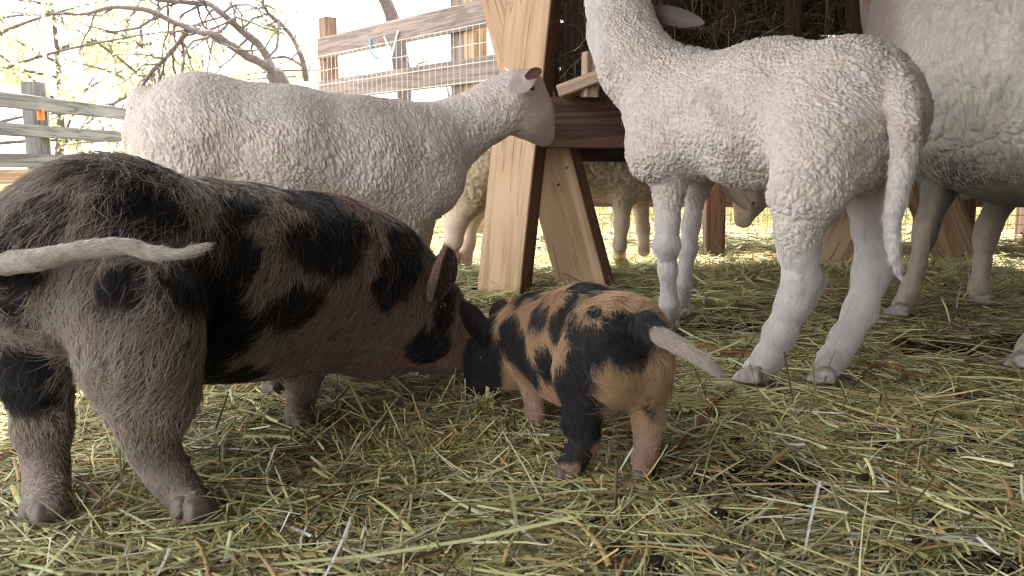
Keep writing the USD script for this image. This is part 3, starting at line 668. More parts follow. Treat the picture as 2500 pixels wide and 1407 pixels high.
# ---- the middle sheep, side on, head to the right
def build_middle():
    T = thing('sheep', 'pale lilac-grey woolly sheep standing side on behind the big pig, head turned to the rack', 'sheep', 'sheep round the hay rack', loc=(-0.55, 2.05, 0))
    B = Body()
    B.px((492, 348, 1.95, 152), k=0.04)
    B.px((500, 348, 1.95, 152), (700, 380, 2.0, 154), k=0.06)
    B.px((700, 380, 2.0, 154), (890, 398, 2.08, 146), k=0.06)
    B.px((890, 398, 2.08, 146), (990, 405, 2.12, 134), k=0.06)
    B.px((1010, 455, 2.10, 88), (1040, 440, 2.10, 84), k=0.05)
    B.chain([(1010, 360, 2.13, 105), (1086, 334, 2.17, 77), (1156, 297, 2.19, 59), (1213, 264, 2.20, 57), (1258, 245, 2.21, 60)], k=0.05)
    B.chain([(1265, 238, 2.21, 60), (1293, 282, 2.235, 54), (1318, 320, 2.26, 33)], k=0.03)
    B.chain([(1290, 215, 2.21, 38), (1312, 280, 2.25, 32), (1330, 335, 2.275, 19)], k=0.02)
    for x0, dx, dy in ((985, 0, 0.0), (1010, 25, 0.17)):
        Yf = 2.09 + dy
        B.chain([(x0, 500, Yf, 60), (x0 + 2, 560, Yf, 40), (x0 + 4, 640, Yf, 31), (x0 + 6, 700, Yf, 24), (x0 + 8, 783 - dy * 220, Yf, 24)], k=0.03)
    for x0, dy in ((440, -0.06), (500, 0.12)):
        Yf = 1.95 + dy
        B.chain([(x0 + 10, 430, Yf, 110), (x0 + 30, 540, Yf, 70), (x0 - 10, 660, Yf, 34), (x0 + 0, 740, Yf, 26), (x0 + 10, 822 - dy * 220, Yf, 26)], k=0.04)
    B.chain([(350, 250, 1.97, 38), (338, 330, 1.99, 30), (345, 440, 2.0, 26), (350, 520, 2.0, 14)], k=0.03)
    v, f, n = B.mesh(0.0095, 2)
    a, b = proj(v)
    face = sstep(a + 18 * (meshkit.fbm(v * 60, 2, 19) - 0.5), 1248, 1296) * (b < 380)
    wm = (1 - sstep(b, 540, 620)) * (1 - face)
    warp = np.array([[1.2, 0, 0.15], [0, 1.2, 0], [0, 0, 0.46]])
    top = 1 - 0.5 * sstep(n[:, 2], 0.15, 0.75)
    v2 = wool(v, f, n, 12, 0.0088, 0.0034, warp, np.maximum(wm * top, 0.05), 0.012)
    col = mixc((0.50, 0.395, 0.35), (0.62, 0.555, 0.515), wm)
    col = mixc(col, DIRT, 0.4 * sstep(meshkit.fbm(v * 9, 3, 14), 0.58, 0.75) * (wm > 0.5))
    c = surface_at(v, 935, 262); col = mixc(col, (0.25, 0.25, 0.25), 0.6 * np.clip(1 - np.linalg.norm(v - c, axis=1) / 0.018, 0, 1))
    body_mesh(T, v2, f, M_WOOL, col)
    n2 = vnormals(v2, f)
    P, pts, wd, r = fur(v2, f, n2, 50000, 0.0040, 0.0004, lambda P: np.zeros_like(P), 32, mask=wm, lift=1.0, jit=1.0, curl=0.8)
    curves('fleece', pts, wd, M_H_WOOL, T, kind='stuff')
    for x0, y0 in ((990, 0.02), (1030, 0.0)):
        pass
    for px, Yf in ((993, 2.09), (1018, 2.26), (450, 1.89), (510, 2.07)):
        p = W(px, 700, Yf); p[2] = 0.0; hoof(T, p, (1, 0.2, 0), 0.025)
    ear(T, W(1306, 174, 2.14), W(1244, 228, 2.085), 0.058, (0.1, -0.9, 0.25), outer=(0.45, 0.24, 0.2), inner=(0.55, 0.48, 0.45), cup=-0.15, taper=0.5, thick=0.006, bend=0.06)
    ear(T, W(1283, 192, 2.10), W(1322, 170, 2.12), 0.030, (0.3, -0.9, 0.25), outer=(0.52, 0.44, 0.41), inner=(0.15, 0.075, 0.065), cup=0.6, taper=0.4, thick=0.005, name='ear_fold')
    P, pts, wd, r = fur(v2, f, n2, 9000, 0.007, 0.0004, lambda P: np.tile([-0.6, 0, 0.3], (len(P), 1)), 33, mask=face.astype(float), lift=0.25, jit=0.3)
    curves('face_hair', pts, wd, M_H_FACE, T, kind='stuff')
    ear(T, W(1262, 190, 2.28), W(1240, 172, 2.34), 0.055, (0.2, 0.3, 0.9), outer=(0.7, 0.58, 0.54), inner=(0.5, 0.3, 0.27))
    eye(T, surface_at(v2, 1306, 213, 9) + [0, 0.004, 0], 0.009)
    return v2

# ---- the ewe at the right edge
def build_ewe():
    T = thing('sheep', 'large pale greyish ewe cut off by the right edge, belly dark underneath', 'sheep', 'sheep round the hay rack', loc=(1.3, 2.2, 0))
    B = Body()
    B.px((2352, 185, 2.36, 240), (2520, 195, 2.15, 290), k=0.08)
    B.px((2520, 195, 2.15, 290), (2790, 180, 1.95, 325), k=0.08)
    B.px((2790, 160, 1.95, 320), (2960, 130, 1.85, 330), k=0.08)
    B.px((2330, 330, 2.36, 118), (2290, 350, 2.38, 92), k=0.06)
    B.chain([(2330, 80, 2.40, 190), (2260, -10, 2.50, 140), (2215, -60, 2.58, 105)], k=0.06)
    B.chain([(2215, -50, 2.56, 95), (2175, 50, 2.56, 56), (2150, 100, 2.60, 34)], k=0.03)
    Y1, Y2 = GY(2205, 765), GY(2394, 738)
    B.chain([(2318, 400, 2.33, 75), (2290, 470, 2.31, 36), (2262, 550, 2.29, 27), (2256, 580, 2.29, 24), (2240, 650, 2.29, 17.5), (2222, 705, 2.29, 20), (2205, 745, Y1, 26)], k=0.02)
    B.chain([(2440, 300, 2.45, 130), (2456, 410, 2.49, 75), (2448, 480, 2.48, 34), (2413, 555, 2.47, 27), (2405, 585, 2.47, 25), (2398, 640, 2.47, 18), (2390, 700, 2.47, 22), (2394, 724, Y2, 26)], k=0.02)
    Y3 = GY(2510, 890)
    B.chain([(2760, 330, 1.80, 200), (2720, 520, 1.74, 110), (2640, 640, 1.72, 52), (2600, 740, 1.72, 36), (2530, 850, 1.72, 34), (2510, 880, Y3, 34)], k=0.03)
    B.chain([(2960, 330, 2.0, 180), (2900, 520, 2.0, 90), (2850, 640, 2.0, 42), (2830, 760, 2.0, 34), (2810, 800, 2.0, 32)], k=0.03)
    v, f, n = B.mesh(0.0125, 2)
    a, b = proj(v)
    wm = (1 - sstep(b, 400, 480))
    wm = wm * (1 - (1 - sstep(a, 2150, 2230)) * (1 - sstep(b, 160, 240)))
    warp = np.array([[0.9, 0, 0.1], [0, 0.9, 0], [0, 0, 0.28]])
    v2 = wool(v, f, n, 13, 0.018, 0.0062, warp, np.maximum(wm, 0.05), 0.016)
    col = mixc((0.42, 0.36, 0.28), (0.52, 0.49, 0.425), wm)
    col = mixc(col, (0.36, 0.33, 0.27), 0.6 * wm * sstep(meshkit.fbm(v * [14, 14, 4.5], 3, 91), 0.47, 0.68))
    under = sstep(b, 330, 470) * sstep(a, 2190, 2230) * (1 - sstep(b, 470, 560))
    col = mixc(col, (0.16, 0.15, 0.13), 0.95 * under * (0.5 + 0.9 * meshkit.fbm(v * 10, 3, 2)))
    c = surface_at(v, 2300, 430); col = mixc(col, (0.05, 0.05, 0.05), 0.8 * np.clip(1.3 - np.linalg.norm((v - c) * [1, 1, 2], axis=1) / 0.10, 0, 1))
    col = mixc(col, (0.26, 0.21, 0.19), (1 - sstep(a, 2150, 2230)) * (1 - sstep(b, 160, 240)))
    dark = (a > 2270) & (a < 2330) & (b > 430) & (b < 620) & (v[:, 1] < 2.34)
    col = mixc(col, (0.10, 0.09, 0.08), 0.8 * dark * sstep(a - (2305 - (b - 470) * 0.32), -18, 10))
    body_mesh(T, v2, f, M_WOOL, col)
    n2 = vnormals(v2, f)
    P, pts, wd, r = fur(v2, f, n2, 48000, 0.018, 0.0006, lambda P: np.tile([0, 0, -1.0], (len(P), 1)), 42, mask=wm, lift=0.5, jit=0.5, curl=0.6, clump=2.0)
    curves('fleece', pts, wd, M_H_EWE, T, kind='stuff')
    fw = np.array([-0.8, 0.4, 0])
    hoof(T, G(2192, 768, 0.004), fw, 0.034); hoof(T, G(2392, 742, 0.004), fw, 0.034)
    hoof(T, G(2498, 893, 0.004), fw, 0.034); p = W(2800, 800, 2.0); p[2] = 0.004; hoof(T, p, fw, 0.034)
    ear(T, W(2200, 38, 2.44), W(2108, 2, 2.46), 0.062, (0.1, -0.8, -0.6), outer=(0.26, 0.18, 0.145), inner=(0.20, 0.13, 0.11))
    ear(T, W(2235, 0, 2.72), W(2300, -40, 2.85), 0.07, (0.1, -0.8, -0.6), outer=(0.40, 0.29, 0.24), inner=(0.30, 0.19, 0.16))
    eye(T, W(2148, 60, 2.595), 0.011)

# ---- the sheep behind the rack, side on
def build_far():
    T = thing('sheep', 'tan backlit sheep beyond the crossed rack legs, only belly and legs visible', 'sheep', 'sheep round the hay rack', loc=(0.2, 3.15, 0))
    B = Body()
    Y = 3.15
    B.px((1200, 385, Y, 92), (1360, 380, Y, 92), k=0.05)
    B.px((1360, 380, Y, 92), (1520, 385, Y, 95), k=0.05)
    B.px((1555, 415, Y, 82), k=0.05)
    B.chain([(1580, 360, Y, 75), (1640, 290, Y + 0.05, 58), (1690, 230, Y + 0.08, 52)], k=0.04)
    B.chain([(1690, 235, Y + 0.08, 50), (1740, 262, Y + 0.08, 32), (1768, 280, Y + 0.08, 20)], k=0.02)
    B.chain([(1180, 420, Y - 0.05, 78), (1150, 480, Y - 0.06, 42), (1113, 545, Y - 0.07, 25), (1106, 590, Y - 0.07, 20), (1098, 648, GY(1098, 655), 17)], k=0.03)
    B.chain([(1190, 420, Y + 0.09, 70), (1172, 490, Y + 0.09, 36), (1148, 540, Y + 0.09, 20), (1142, 590, Y + 0.09, 16), (1138, 640, Y + 0.09, 15)], k=0.03)
    B.chain([(1535, 430, Y - 0.05, 48), (1522, 480, Y - 0.06, 25), (1517, 550, Y - 0.06, 17), (1513, 600, Y - 0.06, 15), (1510, 632, GY(1510, 640), 18)], k=0.02)
    B.chain([(1568, 440, Y + 0.08, 44), (1563, 490, Y + 0.08, 22), (1570, 560, Y + 0.08, 15), (1572, 612, Y + 0.08, 15)], k=0.02)
    v, f, n = B.mesh(0.011, 1)
    a, b = proj(v)
    wm = 1 - sstep(b, 480, 540)
    v2 = wool(v, f, n, 14, 0.018, 0.007, np.eye(3), np.maximum(wm, 0.05), 0.01)
    col = mixc((0.62, 0.50, 0.40), (0.46, 0.37, 0.25), wm)
    col = mixc(col, (0.30, 0.20, 0.11), 0.6 * sstep(meshkit.fbm(v * 12, 3, 24), 0.5, 0.7))
    body_mesh(T, v2, f, M_WOOL, col)
    for px, Yf in ((1096, 2.98), (1138, 3.24), (1508, 3.06), (1572, 3.23)):
        p = W(px, 600, Yf); p[2] = 0.004; hoof(T, p, (1, 0, 0), 0.026)
    ear(T, W(1672, 215, Y + 0.05), W(1622, 218, Y - 0.02), 0.055, (0, -1, 0.2), outer=(0.5, 0.4, 0.3), inner=(0.5, 0.34, 0.28))
    ear(T, W(1680, 205, Y + 0.13), W(1640, 180, Y + 0.22), 0.055, (0, -1, 0.2), outer=(0.5, 0.4, 0.3), inner=(0.5, 0.34, 0.28))
    eye(T, surface_at(v2, 1712, 228), 0.009)

# ---- the sheep with its head down under the rack
def build_eater():
    T = thing('sheep', 'sheep with its head lowered to the hay, ear drooping, glimpsed under the lamb', 'sheep', 'sheep round the hay rack', loc=(1.1, 3.5, 0))
    B = Body()
    B.px((2000, 415, 3.70, 95), (2160, 390, 4.0, 105), k=0.06)
    B.px((2160, 390, 4.0, 105), (2330, 385, 4.15, 105), k=0.06)
    B.chain([(1985, 420, 3.62, 82), (1905, 418, 3.40, 60), (1828, 428, 3.22, 47)], k=0.05)
    B.chain([(1828, 430, 3.20, 46), (1832, 482, 3.14, 40), (1815, 534, 3.10, 23)], k=0.03)
    for px, Yf in ((1960, 3.62), (2020, 3.75), (2250, 4.1), (2320, 4.25)):
        p = W(px, 450, Yf); q = p.copy(); q[2] = 0.03; m = (p + q) / 2
        B.chainw([p, m + [0.0, -0.01, 0], q], [0.055, 0.028, 0.024], 0.03)
    v, f, n = B.mesh(0.011, 1)
    a, b = proj(v)
    face = 1 - sstep(a, 1850, 1905)
    v2 = wool(v, f, n, 15, 0.018, 0.006, np.eye(3), 1 - 0.9 * face, 0.008)
    col = mixc((0.50, 0.46, 0.40), (0.48, 0.36, 0.27), face)
    c = surface_at(v, 1815, 500); col = mixc(col, (0.70, 0.60, 0.52), np.clip(1.4 - np.linalg.norm((v - c) * [1.6, 1, 0.5], axis=1) / 0.04, 0, 1))
    body_mesh(T, v2, f, M_WOOL, col)
    for px, Yf in ((1960, 3.62), (2020, 3.75), (2250, 4.1), (2320, 4.25)):
        p = W(px, 450, Yf); p[2] = 0.004; hoof(T, p, (-0.6, -0.8, 0), 0.028)
    ear(T, W(1764, 458, 3.09), W(1832, 514, 3.02), 0.055, (0.2, -0.9, 0.3), outer=(0.66, 0.50, 0.36), inner=(0.66, 0.52, 0.40), taper=0.4)
    ear(T, W(1910, 450, 3.26), W(1965, 480, 3.34), 0.055, (-0.2, -0.9, 0.3), outer=(0.6, 0.47, 0.35), inner=(0.6, 0.45, 0.35))
    eye(T, surface_at(v2, 1836, 490, 9) + [0, 0.003, 0], 0.006)

# ---- the big spotted pig
def build_pig():
    T = thing('pig', 'big black and grey-tan spotted pig walking away to the right, tail swung sideways', 'pig', loc=(-0.42, 1.25, 0))
    B = Body()
    B.px((270, 622, 1.10, 212), k=0.05)
    B.px((120, 660, 1.05, 180), k=0.05)
    B.px((270, 626, 1.10, 212), (520, 688, 1.27, 220), k=0.06)
    B.px((520, 690, 1.27, 224), (650, 696, 1.37, 206), k=0.06)
    B.px((650, 696, 1.37, 206), (790, 690, 1.47, 194), k=0.06)
    B.chain([(790, 692, 1.47, 188), (885, 718, 1.53, 170), (960, 758, 1.56, 142)], k=0.06)
    B.chain([(970, 765, 1.56, 142), (1040, 800, 1.575, 92), (1085, 850, 1.585, 55), (1108, 868, 1.59, 36)], k=0.04)
    B.px((910, 810, 1.53, 95), k=0.05)
    B.px((1040, 735, 1.555, 62), k=0.03)
    Yb = GY(478, 1262)
    B.chain([(330, 765, 1.00, 158), (345, 870, 0.985, 122), (372, 970, 0.985, 78), (366, 1050, 0.985, 58)], k=0.04)
    B.chain([(365, 1050, 0.985, 77), (376, 1100, 0.99, 71), (410, 1155, 0.995, 64), (447, 1204, 1.0, 55), (470, 1236, Yb, 42)], k=0.015, thin=0.74)
    Ya = GY(113, 1268)
    B.chain([(65, 810, 1.06, 130), (90, 910, 1.05, 78), (102, 1010, 1.04, 55), (103, 1060, 1.035, 53), (115, 1150, 1.03, 42), (116, 1205, 1.0, 41), (114, 1236, Ya, 44)], k=0.022)
    Yc = GY(734, 1046)
    B.chain([(752, 800, 1.43, 92), (746, 880, 1.40, 50), (738, 950, 1.37, 34), (731, 1005, 1.335, 27), (733, 1030, Yc, 27)], k=0.02)
    Yd = GY(668, 962)
    B.chain([(700, 815, 1.58, 62), (678, 885, 1.56, 34), (668, 925, 1.53, 23), (668, 948, Yd, 22)], k=0.02)
    # tail
    tp = smooth_line([W(-20, 650, 0.975), W(30, 642, 0.925), W(120, 628, 0.885), (W(220, 610, 0.87)), W(300, 602, 0.865), W(370, 618, 0.86), W(430, 622, 0.855), W(508, 596, 0.85)], 40)
    B.chainw(list(tp), list(np.interp(np.linspace(0, 1, 40), [0, 0.15, 0.5, 0.8, 1], [40, 29, 21, 13, 6]) * mpp(620, 0.87)), 0.006)
    v, f, n = B.mesh(0.0085, 1)
    v = v + n * (0.005 * (meshkit.fbm(v * 18, 3, 6) - 0.5) + 0.0016 * (meshkit.fbm(v * 90, 2, 7) - 0.5))[:, None]
    # forehead wrinkles and snout disc
    a, b = proj(v)
    black = [(95, 530, 105, 72, -35), (60, 610, 90, 90, 0), (345, 515, 118, 82, 10), (350, 415, 120, 34, 8), (300, 690, 62, 56, 20), (548, 640, 84, 130, 25), (515, 850, 66, 125, 0), (565, 800, 95, 85, -20),
             (600, 500, 46, 70, 40), (822, 580, 98, 92, 30), (770, 478, 70, 26, 12), (730, 752, 84, 52, -35), (985, 645, 50, 90, 20), (1010, 575, 55, 48, 30), (1062, 850, 62, 62, 20), (1098, 745, 24, 62, 0),
             (45, 960, 95, 70, 30), (60, 900, 70, 60, 0), (20, 740, 45, 50, 0), (560, 930, 100, 46, 0), (960, 705, 24, 60, 10), (200, 400, 50, 26, -15)]
    tail = (np.min(np.linalg.norm(v[:, None] - tp[None], axis=2), axis=1) < 0.035) & (v[:, 1] < 0.93)
    sp = spots(v, v[~tail], black, 5, 0.30, deep=2.3, grow=0.95)
    dark = sstep(sp, -0.06, 0.10) * ~tail
    skin = mixc((0.085, 0.065, 0.055), (0.17, 0.088, 0.062), sstep(a, 600, 1000) * sstep(b, 640, 860))
    lowleg = sstep(b, 1030, 1180) * (a < 560) + sstep(b, 900, 980) * ((a > 560) & (b > 880))
    skin = mixc(skin, (0.17, 0.138, 0.122), lowleg)
    skin = np.where(tail[:, None], (0.20, 0.18, 0.155), skin)
    col = mixc(skin, (0.016, 0.015, 0.018), dark)
    body_mesh(T, v, f, M_SKIN, col)
    n2 = vnormals(v, f)
    tree = cKDTree(v)
    back = unit(np.array([-0.30, -0.80, 0]))
    def flow(P):
        d = np.tile(back * 0.8 + [0, 0, -0.75], (len(P), 1))
        pa, pb = proj(P)
        d = np.where((pb > 1000)[:, None], [0.05, 0, -1.0], d)
        return d
    P, pts, wd, r = fur(v, f, n2, 95000, 0.030, 0.00050, flow, 51, lift=0.30, curl=0.25, jit=0.25, clump=1.2, short=0.75, mask=(~tail).astype(float))
    i = tree.query(P)[1]; dk = dark[i] + r.normal(0, 0.18, len(P)); u = r.random(len(P)); pa, pb = proj(P)
    grey = (pb < 640) & (pa < 560) & (meshkit.fbm(P * 16, 2, 9) > 0.44)
    warm = sstep(pa, 520, 900)
    isb = (dk > 0.5) & ~(grey & (u < 0.5)) & (u > 0.03)
    istan = ~isb & (u < 0.25 + 0.6 * warm)
    for nm, sel, mat in (('black_bristles', isb, M_H_BLACK), ('tan_bristles', istan, M_H_TAN), ('grey_bristles', ~isb & ~istan, M_H_PALE)):
        curves(nm, pts[sel], wd[sel], mat, T, kind='stuff')
    # tail hair lies along the tail
    td = np.gradient(tp, axis=0); td /= np.linalg.norm(td, axis=1, keepdims=True); tt = cKDTree(tp)
    P, pts, wd, r = fur(v, f, n2, 7000, 0.013, 0.00035, lambda P: td[tt.query(P)[1]], 52, mask=tail.astype(float), lift=0.12, jit=0.15, curl=0.15)
    curves('tail_hair', pts, wd, M_H_PALE, T, kind='stuff')
    g, ev, ef = ear(T, W(1050, 735, 1.47), W(1084, 600, 1.455), 0.082, (0.88, -0.40, 0.1), thick=0.010, cup=0.7, outer=(0.075, 0.05, 0.046), inner=(0.045, 0.03, 0.028), taper=0.35, bend=0.05)
    ear(T, W(1040, 680, 1.66), W(1090, 640, 1.74), 0.075, (0.75, -0.4, 0.1), thick=0.008, cup=0.5, outer=(0.15, 0.10, 0.09), inner=(0.10, 0.065, 0.06))
    en = vnormals(ev, ef)
    P, pts, wd, r = fur(ev, ef, en, 2500, 0.012, 0.0004, lambda P: np.tile([0, 0, 1.0], (len(P), 1)), 53, lift=0.4)
    curves('ear_hair', pts, wd, M_H_TAN, T, kind='stuff')
    # snout disc
    s0, s1 = W(1100, 866, 1.588), W(1134, 884, 1.592)
    put('snout', tube(np.array([s0, s0 + (s1 - s0) * 0.7, s1, s1]), [0.026, 0.028, 0.027, 0.018], 20), M_SKIN, T, smooth=True, attrs={'coat': np.tile((0.24, 0.14, 0.11), (4 * 20 + 2, 1))})
    eye(T, surface_at(v, 1086, 748, 8), 0.0085)
    for px, py, Yf, s in ((478, 1276, Yb, 0.026), (112, 1278, Ya, 0.027), (732, 1056, Yc, 0.021), (668, 970, Yd, 0.020)):
        p = W(px, py, Yf); p[2] = 0.002; hoof(T, p, (0.5, 0.8, 0), s, mat=M_TROTTER)
    return v

# ---- the piglet
def build_piglet():
    T = thing('piglet', 'small ginger piglet with black spots, nose in the hay, rump towards us', 'piglet', loc=(0.12, 1.25, 0))
    B = Body()
    B.px((1512, 846, 1.165, 104), k=0.04)
    B.px((1510, 838, 1.165, 103), (1425, 814, 1.25, 99), k=0.045)
    B.px((1425, 814, 1.25, 99), (1325, 820, 1.35, 95), k=0.045)
    B.px((1475, 915, 1.13, 80), (1556, 920, 1.13, 60), k=0.04)
    B.px((1395, 905, 1.27, 88), k=0.05)
    B.px((1490, 880, 1.10, 62), k=0.03)
    B.px((1585, 880, 1.115, 44), k=0.025)
    B.px((1440, 900, 1.15, 76), k=0.035)
    B.chain([(1320, 828, 1.35, 92), (1255, 856, 1.41, 80), (1212, 884, 1.44, 68)], k=0.04)
    B.chain([(1212, 884, 1.44, 66), (1184, 935, 1.45, 42), (1166, 976, 1.45, 29)], k=0.025)
    Ya, Yb = GY(1378, 1168), GY(1566, 1172)
    B.chain([(1432, 955, 1.13, 66), (1420, 1025, 1.115, 38), (1424, 1072, 1.11, 31), (1410, 1108, 1.105, 25), (1390, 1140, 1.095, 20), (1380, 1162, Ya, 20)], k=0.018)
    B.chain([(1573, 955, 1.14, 58), (1582, 1025, 1.13, 31), (1579, 1082, 1.12, 25), (1571, 1125, 1.105, 21), (1566, 1160, Yb, 22)], k=0.018)
    Yc = GY(1306, 1045); Yd = GY(1352, 1010)
    B.chain([(1300, 890, 1.33, 48), (1303, 955, 1.325, 25), (1306, 1010, 1.31, 18), (1306, 1036, Yc, 18)], k=0.015)
    B.chain([(1350, 900, 1.41, 40), (1352, 955, 1.40, 20), (1352, 1003, Yd, 15)], k=0.015)
    tp = smooth_line([W(1572, 788, 1.105), W(1600, 812, 1.06), W(1640, 836, 1.03), W(1690, 864, 1.01), W(1725, 886, 1.0), W(1750, 908, 0.995)], 30)
    B.chainw(list(tp), list(np.interp(np.linspace(0, 1, 30), [0, 0.2, 0.5, 0.9, 1], [30, 19, 14, 11, 7]) * mpp(850, 1.02)), 0.006)
    v, f, n = B.mesh(0.006, 1)
    v = v + n * (0.003 * (meshkit.fbm(v * 30, 3, 16) - 0.5) + 0.001 * (meshkit.fbm(v * 140, 2, 17) - 0.5))[:, None]
    a, b = proj(v)
    tail = (np.min(np.linalg.norm(v[:, None] - tp[None], axis=2), axis=1) < 0.022) & (v[:, 1] < 1.055)
    black = [(1307, 754, 24, 32, 25), (1384, 722, 15, 26, 25), (1350, 785, 19, 42, 15), (1262, 722, 11, 18, 20), (1392, 791, 17, 38, 10), (1443, 748, 19, 14, 20), (1439, 830, 44, 48, -20), (1529, 808, 62, 62, 10), (1597, 775, 38, 52, 30), (1560, 850, 40, 24, 0),
             (1318, 884, 31, 46, -15), (1362, 915, 36, 34, 0), (1397, 906, 30, 78, 4), (1409, 1034, 60, 66, 0), (1395, 1105, 44, 44, 20), (1372, 965, 30, 36, 0), (1239, 829, 34, 62, -12), (1273, 889, 22, 46, -12), (1299, 694, 40, 6, 0), (1400, 694, 60, 7, 0), (1585, 1005, 20, 34, -10)]
    sp = spots(v, v[~tail], black, 25, 0.22, 38, deep=2.0, grow=1.06)
    dark = sstep(sp, -0.04, 0.10) * ~tail
    pink = sstep(b, 1085, 1140) * (a > 1340) + sstep(b, 1010, 1060) * (a > 1515) + sstep(b, 900, 960) * (a < 1335) * (a > 1270)
    skin = mixc((0.28, 0.17, 0.11), (0.22, 0.14, 0.115), pink)
    skin = mixc(skin, (0.26, 0.13, 0.085), 0.8 * np.exp(-((a - 1552 + (b - 930) * 0.15) / 22) ** 2) * sstep(b, 860, 910) * (1 - sstep(b, 1000, 1060)))
    skin = mixc(skin, (0.32, 0.17, 0.11), sstep(b, 960, 1040) * (a > 1420) * (a < 1600) * (v[:, 2] > 0.08))
    skin = np.where(tail[:, None], (0.24, 0.17, 0.16), skin)
    dark = dark * (1 - sstep(b, 1125, 1140) * (a < 1420))
    dark = np.maximum(dark, (1 - sstep(a + 30 * (meshkit.fbm(v * 40, 2, 55) - 0.5), 1205, 1235)) * ~tail)
    col = mixc(skin, (0.018, 0.016, 0.017), dark)
    body_mesh(T, v, f, M_SKIN, col)
    n2 = vnormals(v, f); tree = cKDTree(v)
    bk = unit(np.array([0.45, -0.75, 0]))
    flow = lambda P: np.where((proj(P)[1] > 1020)[:, None], [0.0, 0, -1.0], bk * 0.7 + [0, 0, -0.8])
    P, pts, wd, r = fur(v, f, n2, 60000, 0.025, 0.00042, flow, 61, lift=0.28, curl=0.3, jit=0.22, clump=1.3, short=0.75, zs=(0.04, 0.10), mask=(~tail) * (1 - 0.4 * np.clip(pink, 0, 1)))
    i = tree.query(P)[1]; dk = dark[i] + r.normal(0, 0.16, len(P))
    for nm, sel, mat in (('black_bristles', dk > 0.5, M_H_BLACK), ('ginger_bristles', dk <= 0.5, M_H_GINGER)):
        curves(nm, pts[sel], wd[sel], mat, T, kind='stuff')
    td = np.gradient(tp, axis=0); td /= np.linalg.norm(td, axis=1, keepdims=True); tt = cKDTree(tp)
    P, pts, wd, r = fur(v, f, n2, 2500, 0.013, 0.00035, lambda P: td[tt.query(P)[1]], 62, mask=tail.astype(float), lift=0.25, jit=0.2)
    curves('tail_hair', pts, wd, M_H_PALE, T, kind='stuff')
    g, ev, ef = ear(T, W(1188, 840, 1.375), W(1126, 740, 1.36), 0.046, (0.45, -0.85, 0.2), thick=0.006, cup=0.5, outer=(0.02, 0.015, 0.016), inner=(0.028, 0.018, 0.018), taper=0.7)
    ear(T, W(1238, 800, 1.47), W(1215, 735, 1.50), 0.05, (-0.4, -0.85, 0.2), thick=0.005, cup=0.5, outer=(0.02, 0.015, 0.015), inner=(0.03, 0.02, 0.02), taper=0.7)
    P, pts, wd, r = fur(ev, ef, vnormals(ev, ef), 1800, 0.008, 0.0004, lambda P: np.tile([-0.5, 0, 0.8], (len(P), 1)), 63, lift=0.3)
    curves('ear_hair', pts, wd, M_H_BLACK, T, kind='stuff')
    eye(T, surface_at(v, 1168, 872, 9), 0.005)
    for px, Yf in ((1376, Ya), (1565, Yb), (1306, Yc), (1352, Yd)):
        p = W(px, 1100, Yf); p[2] = 0.002; hoof(T, p, (-0.4, 0.9, 0), 0.0145, mat=M_TROTTER)
    return v

build_pig(); build_piglet(); build_lamb(); build_middle(); build_ewe(); build_far(); build_eater()
# EOF-PART-2
# ------------------------------------------------------------------ hay
M_HAY = usdkit.material(stage, L + 'hay', {'a': ('attribute', {'attribute': 'coat'}), 'd': ('principled_bsdf', {'roughness': 0.6, 'specular_ior_level': 0.35}), 't': ('translucent_bsdf', {}), 'm': ('mix_closure', {'fac': 0.22})},
    [('a.color', 'd.base_color'), ('a.color', 't.color'), ('d.BSDF', 'm.closure1'), ('t.BSDF', 'm.closure2')], surface='m.closure')
def straws(c, yaw, pitch, length, width, bend, kink, kpos, sag, roll, color, segs):
    """Dry grass blades and stalks: bent V-section strips, centred at c. Returns mesh and colours."""
    n = len(c); t = np.linspace(0, 1, segs + 1)
    ang = yaw[:, None] + bend[:, None] * (t - 0.5) + kink[:, None] * (t[None] > kpos[:, None])
    pit = pitch[:, None] + sag[:, None] * (t - 0.5) * 2
    d = np.stack([np.cos(ang) * np.cos(pit), np.sin(ang) * np.cos(pit), np.sin(pit)], -1)
    step = length[:, None, None] / segs
    P = np.concatenate([np.zeros((n, 1, 3)), np.cumsum(d[:, :-1] * step, 1)], 1)
    P = P - P.mean(1, keepdims=True) + c[:, None]
    sd = np.stack([-np.sin(ang), np.cos(ang), np.zeros_like(ang)], -1); up = np.cross(d, sd)
    cr, sr = np.cos(roll)[:, None, None], np.sin(roll)[:, None, None]
    S, U = sd * cr + up * sr, up * cr - sd * sr
    w = width[:, None, None] * (1 - 0.55 * t ** 3)[None, :, None] * 0.5
    V = np.stack([P - S * w, P + U * w * 0.7, P + S * w], 2)                       # n, segs+1, 3, 3
    idx = np.arange(n * (segs + 1) * 3).reshape(n, segs + 1, 3)
    q = np.stack([idx[:, :-1, :2], idx[:, 1:, :2], idx[:, 1:, 1:], idx[:, :-1, 1:]], -1).reshape(-1, 4)
    tri = np.vstack([q[:, [0, 1, 2]], q[:, [0, 2, 3]]])
    C = np.repeat(color, (segs + 1) * 3, 0)
    return V.reshape(-1, 3), tri, C
PAL = np.array([1.92, 1.86, 1.68]) * np.array([(0.36, 0.35, 0.20), (0.27, 0.28, 0.14), (0.20, 0.21, 0.10), (0.33, 0.35, 0.22), (0.40, 0.34, 0.17), (0.30, 0.22, 0.11), (0.16, 0.11, 0.055), (0.46, 0.47, 0.36), (0.10, 0.085, 0.045), (0.24, 0.27, 0.17)])
